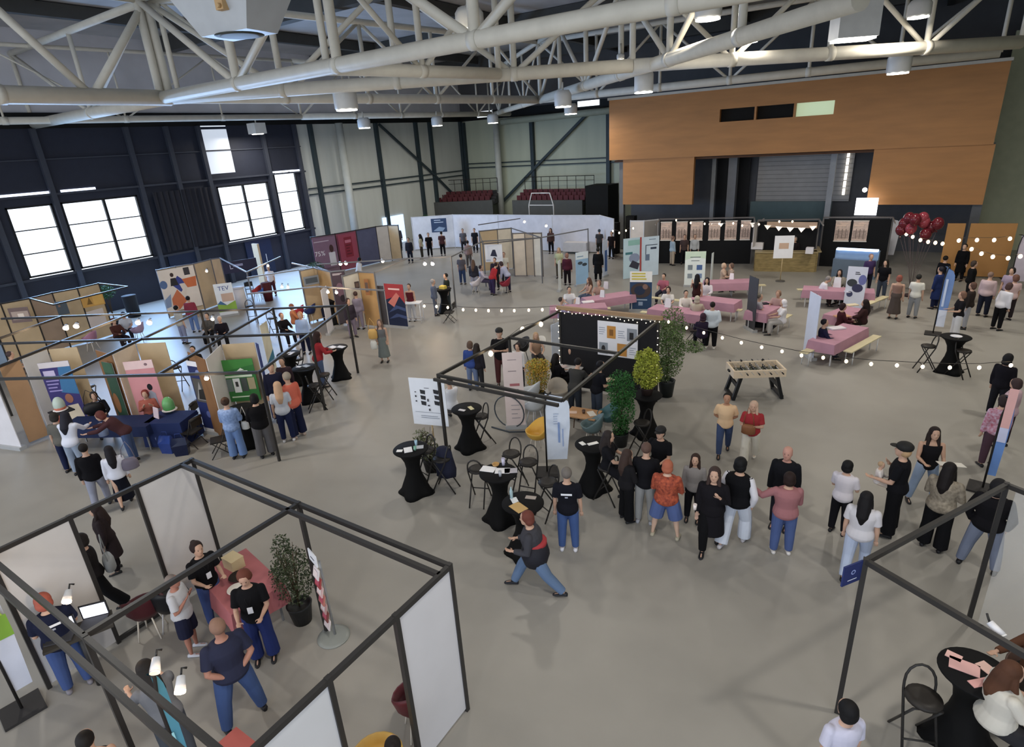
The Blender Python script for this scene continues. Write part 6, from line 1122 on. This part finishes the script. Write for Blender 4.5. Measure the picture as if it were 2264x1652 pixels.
# --- crowd: (label, head px, face, top, bottom, hair, options)
S=dict(seat=.46,legs='sit',arms='table')
crowd=[('man in a white tee and grey trousers at right, back to the camera',(2033,607),15,('tee','d4d2c8'),('trousers','8c8e90'),('short','20201e'),{}),
('red-haired woman in a long brown dress beside the man in the white tee',(1990,609),10,('tank','8c6a5c'),('skirt','4f443f'),('bob','8c4a3c'),{}),
('woman in a black top and dark jeans behind the white photo roll-up',(1960,575),200,('tee','0f0f14'),('trousers','3c4656'),('long','17130f'),{}),
('person in a purple top behind the white photo roll-up top',(1927,562),150,('tee','3c2c58'),('trousers','202030'),('crop','8c6c64'),{}),
('person in black left of the blue flag in the right crowd',(2092,566),30,('jacket','0f1018'),('trousers','141420'),('short','16130f'),{}),
('tall person in black beside the glowing bulbs in the right crowd',(2135,540),200,('coat','0b0b0e'),('trousers','101014'),('short','1a1512'),{}),
('person in a navy coat behind the blue flag',(2082,590),300,('coat','182a5c'),('trousers','141c3c'),('short','1c1c28'),{}),
('person in black holding a pale bag in the right crowd',(2155,577),90,('jacket','101013'),('trousers','15151a'),('bob','3c3028'),{}),
('brown-haired person in white shorts and black tee looking at a leaflet',(2130,645),250,('tee','17151a'),('wide','c8c8cc'),('bob','7c5a48'),dict(arms='fwd')),
('brown-haired person behind the black tee and leaflet',(2153,625),270,('long','2c2420'),('trousers','9a9aa0'),('bob','5c4034'),{}),
('person in a pinkish white shirt and dark trousers at right',(2192,602),20,('long','b8a0a4'),('trousers','1c2030'),('short','7c6458'),dict(fat=1.15)),
('person in a white shirt and black trousers leaning right',(2226,626),40,('long','d0cfd8'),('trousers','131316'),('bob','4c3430'),dict(lean=12)),
('person with brown hair behind the white shirt at right',(2248,608),330,('tee','c8a8a8'),('trousers','2c2428'),('bob','6a4638'),{}),
('dark-haired person in lilac at the right edge crowd',(2240,592),200,('tee','9c8ca4'),('trousers','3c3440'),('bob','241c1c'),{}),
('person in a wide black hat at the right edge',(2232,783),20,('long','15131a'),('trousers','1a1a20'),('hood','100f12'),{}),
('person in a pink and white top at the right edge below the hat',(2250,838),300,('long','b89aa4'),('trousers','302430'),('bob','3c2c2c'),{}),
('person in a red and white patterned top near the slim flag',(2222,875),330,('long','a4485c','c8b4c8'),('trousers','4c3440'),('bob','2c2020'),{}),
('person in a pale blue shirt and beige trousers behind the light-blue boards',(1488,522),60,('long','9ab0c0'),('trousers','b0a08c'),('short','8a6a5c'),{}),
('person in dark clothes between two pale shirts at the long stall',(1514,519),180,('tee','4c3c3c'),('trousers','1c1c20'),('short','5c443c'),{}),
('person in a white-grey shirt before the black stall',(1537,518),180,('long','b8bcc0'),('trousers','26262c'),('short','4c3c38'),{}),
('grey-haired bartender in dark clothes behind the wooden bar',(1759,524),180,('long','221a1c'),('trousers','1c1c20'),('bob','7c7470'),{}),
('person in a white shirt seated at the near left pink table',(1258,632),170,('tee','d8d8dc'),('trousers','8c84a4'),('short','1c1614'),S),
('brown-haired person seated at the bench table facing left',(1302,612),240,('tank','b08878'),('trousers','4c5870'),('long','5c4034'),S),
('second brown-haired person seated at the bench table',(1324,618),200,('tee','a88474'),('trousers','4c4c58'),('bob','7c5c4c'),S),
('person in lilac leaning at the left of the near pink table',(1240,655),90,('long','9a90b8'),('trousers','504c68'),('short','3c3434'),S),
('man in a dusty red shirt seated behind the photo roll-up table',(1468,603),200,('tee','a8586c'),('trousers','2c2c3c'),('short','16120f'),S),
('dark-haired person in white seated at the photo roll-up table',(1478,632),190,('tee','d0ccc8'),('trousers','2c2c30'),('bob','2c1a1a'),S),
('person in a cream patterned shirt seated in the middle of the photo roll-up table',(1517,640),170,('long','d8d0c8'),('trousers','3c3838'),('short','231c1a'),S),
('person in a beige jacket seated with back to the camera at that table',(1542,652),10,('jacket','b8ac98'),('trousers','3c3838'),('hood','b4a894'),S),
('woman with long black hair in a brown dress pointing at the pale green roll-up',(1542,607),15,('tank','3c1c1c'),('skirt','341818'),('long','110d0f'),dict(arms=('up','down'))),
('woman with long black hair in a white top beside the brown dress',(1564,612),190,('long','d4ccd4'),('trousers','c8c4cc'),('long','15101a'),S),
('person in a white sweater and black trousers standing with back to the camera',(1576,668),5,('jacket','c4ced8'),('trousers','121216'),('short','1f1614'),dict(fat=1.25,arms='back',shoes='d8d4cc')),
('person in a navy and maroon coat seated left of the white sweater',(1555,690),350,('coat','2a2036'),('trousers','14141c'),('hood','3a2030'),S),
('person in beige seated at the farthest pink table, left one',(1601,580),100,('tee','bca08c'),('trousers','3c1c1c'),('bob','c8a88c'),S),
('person in pale beige at the farthest pink table, right one',(1618,580),250,('tee','a89488'),('trousers','4c4440'),('bob','6c5448'),S),
('grey blurred person seated left of the narrow pink table',(1680,647),90,('tee','9c98a0'),('trousers','5c5860'),('short','6c6458'),S),
('brown-haired blurred person behind the narrow pink table',(1722,640),200,('tee','b4908c'),('trousers','6c5c58'),('bob','8c6c58'),S),
('person in white seated right of the narrow pink table',(1734,660),260,('tee','dcd8dc'),('trousers','a8a4a0'),('hood','dad6da'),S),
('person in white leaning over the left end of the far right pink table',(1816,605),80,('tee','d4d0d8'),('trousers','302424'),('short','8c8480'),dict(S,lean=25)),
('dark-haired person with scarf at the far right pink table',(1858,594),190,('long','8c8478'),('trousers','3c3838'),('long','19151a'),S),
('person in a grey-green top at the far right pink table',(1880,600),220,('long','7c7668'),('trousers','3c3c3c'),('bob','3c302c'),S),
('long-haired woman in dark brown seated right of the flower tray',(1915,660),270,('long','3a2424'),('trousers','2c2420'),('long','1f1414'),S),
('person in maroon seated left of the flower tray',(1865,668),80,('long','401820'),('trousers','241418'),('bob','2c1418'),S),
('person in dark navy half hidden by the tall white roll-up',(1824,703),80,('long','1c1e3c'),('trousers','16182c'),('short','1a1620'),S),
('person in a black tee with an emblem standing at the yellow box table',(985,605),250,('tee','1e2620'),('trousers','3c4448'),('short','1d1a18'),{}),
('grey-haired person in a slate top left of the yellow box table',(956,618),90,('long','5c6478'),('trousers','5a6070'),('short','a09894'),{}),
('person in a grey tee with a maroon jacket at the waist and jeans',(1018,562),20,('tee','55525a'),('trousers','2a3c60'),('short','2c2422'),{}),
('blonde person in a black top sitting among the brown-haired group',(1045,575),20,('long','2a2a34'),('trousers','8c8c98'),('long','5c4638'),{}),
('person in a bright red top leaning forward in the centre back',(1085,580),60,('long','a81c24'),('trousers','33284c'),('short','2c1a18'),dict(lean=25)),
('person in a white and blue striped shirt bending over the crimson chair',(1120,575),300,('long','a8acc8'),('trousers','302c44'),('bob','3c2a2c'),dict(lean=30)),
('woman in a white top and dark waistcoat behind the striped shirt',(1113,558),190,('tee','c8c4b8'),('trousers','28282c'),('short','7c5448'),{}),
('person in a dark jacket behind the red top',(1093,570),200,('jacket','2c2430'),('trousers','28282c'),('short','1c1614'),{}),
('person in white and lilac left of the red top',(1062,585),90,('long','c4bccc'),('trousers','4c4460'),('short','3c2c2c'),S),
('tall person in a patterned dark top left of the facade pillar',(1325,507),15,('tee','3c3a3c'),('trousers','26241f'),('short','3a4450'),{}),
('person all in black with folded arms left of the white-blue roll-up edge',(1322,548),10,('coat','101013'),('trousers','101012'),('short','1a1715'),dict(h=1.8)),
('dark person in front of the facade corner column',(1352,512),200,('tee','1a1214'),('trousers','121214'),('short','1f1714'),{}),
('person in a maroon jacket sitting left of the light-blue roll-up',(1253,560),15,('jacket','4c1c2c'),('trousers','1c1418'),('bob','8c6454'),{}),
('blonde person in a pale yellow-green top near the thin roll-up edge',(1235,548),200,('tee','b0b48c'),('trousers','4c4438'),('long','a88c6c'),{}),
('person in brown at the left of the white buffet partition group',(1217,505),200,('long','4c3430'),('trousers','16141a'),('long','3a2420'),{}),
('person in a dark blue top at the partition, left of the pair',(1246,499),10,('long','20222f'),('trousers','1c1a24'),('short','1a1616'),{}),
('person in a dark jacket at the partition, right of the pair',(1261,498),10,('jacket','1d1a24'),('trousers','17151c'),('short','221c1c'),{}),
('person in black leaning forward at the far partition table',(1283,500),60,('long','121114'),('trousers','101012'),('short','1d1816'),dict(lean=15)),
('small dark figure in front of the white partition, far right end',(1287,488),180,('tee','34302f'),('trousers','202020'),('short','2c2422'),{}),
('person in a pale yellow top with black hair at the far left partition end',(928,518),280,('tee','b4b094'),('trousers','3c3830'),('long','100e0f'),{}),
('person in black at the table before the navy poster',(946,515),180,('tee','101014'),('trousers','15151a'),('short','221c1c'),{}),
('person in a dark red patterned shirt at the partition table',(975,512),10,('tee','4a2c30'),('trousers','17161c'),('short','1c1616'),{}),
('person seated with a laptop at the white partition',(1022,506),180,('tee','5a5a64'),('trousers','2c2c34'),('short','1c1a1c'),{}),
('dark-haired visitor at the partition behind the far centre stand',(1048,505),190,('tee','1b1e26'),('trousers','202028'),('short','17151a'),{}),
('person in pinkish brown in the aisle before the white partition',(1033,532),20,('long','8c7068'),('trousers','5c5450'),('short','241a18'),{}),
('tall dark figure by the bright doorway',(878,500),15,('coat','3c3c44'),('trousers','1c1c24'),('short','15151a'),dict(h=1.85)),
('person in grey-green camouflage near the doorway',(862,520),20,('jacket','6c6c54','8c8c78'),('trousers','4c4c44'),('bob','4c443c'),{}),
('person in black and white sportswear right of the doorway group',(902,526),200,('jacket','22242e'),('trousers','1c2030'),('short','1c1816'),{}),
('person in a white shirt and black waistcoat at the two spots',(788,570),60,('long','c8c4c0'),('trousers','1a161c'),('bob','14110f'),dict(lean=15)),
('person in a maroon top and white trousers beside the white desk',(903,628),200,('tank','5c1a24'),('trousers','ccccd0'),('short','3c2a26'),{}),
('person in a white tee sitting high on the crimson plinth',(592,588),200,('tee','d4d2d8'),('trousers','4c2028'),('short','c8c0c0'),{}),
('person in a red top and jeans walking in the far left aisle',(414,655),20,('jacket','8c2c40'),('trousers','5a78ac'),('short','17131a'),{}),
('person in white with black hair left of the red top',(388,676),60,('tee','a8a8a4'),('trousers','7c84a4'),('short','0f0f12'),{}),
('seated person in grey fur in front of the white table',(455,690),200,('jacket','54504c','3a3836'),('trousers','131114'),('short','3c3430'),S),
('seated person in a dark hoodie under the bright spot',(483,697),190,('jacket','19161f'),('trousers','141418'),('short','c8b8a8'),S),
('person in orange brown seated in the middle left island, leaning',(643,670),90,('long','b0683c'),('trousers','24242c'),('bob','7c4c34'),S),
('person in black with crossed legs at the white table of the left aisle',(620,690),150,('long','131216'),('trousers','161620'),('short','6c4438'),S),
('person in a light-blue and navy outfit in the left aisle',(662,690),200,('long','9cb4dc'),('trousers','161c38'),('bob','b0805c'),{}),
('person in a white shirt with dark hair at the narrow white roll-up',(697,640),180,('long','ccd0d8'),('trousers','28304c'),('short','15130f'),S),
('person in a mauve suit by the island panels, right one',(785,645),20,('jacket','8c8090'),('trousers','887c8c'),('short','4a3430'),{}),
('person in a dark top with mauve trousers by the island, left one',(768,660),150,('long','332c38'),('trousers','7c7084'),('bob','3c2c28'),{}),
('person with dark hair and a white top at the far left pink chairs',(270,688),190,('tee','b4b8c0'),('trousers','2c2c34'),('bob','14131c'),S),
('person in brown between the glowing spots at the far left',(248,702),150,('long','4c2a24'),('trousers','241c20'),('bob','6a3c2c'),S),
('person in orange seated in the far left stand',(66,712),100,('long','c8602c'),('trousers','4c3028'),('bob','8c4428'),S),
('dark-haired person behind the beige panel seam, far aisle',(424,766),200,('tee','16161a'),('trousers','1c1c22'),('short','100e10'),dict(h=1.6)),
('person in white at the extreme left edge of the rotated stands',(18,775),90,('tee','c8bcb8'),('trousers','5c5048'),('short','4c3c3c'),S),
]
for la,hd,fc,tp,bt,hr,op in crowd:
    op=dict(op); p(la,hd,fc,mode='head',top=tp,bottom=bt,hair=hr,**op)
flush()
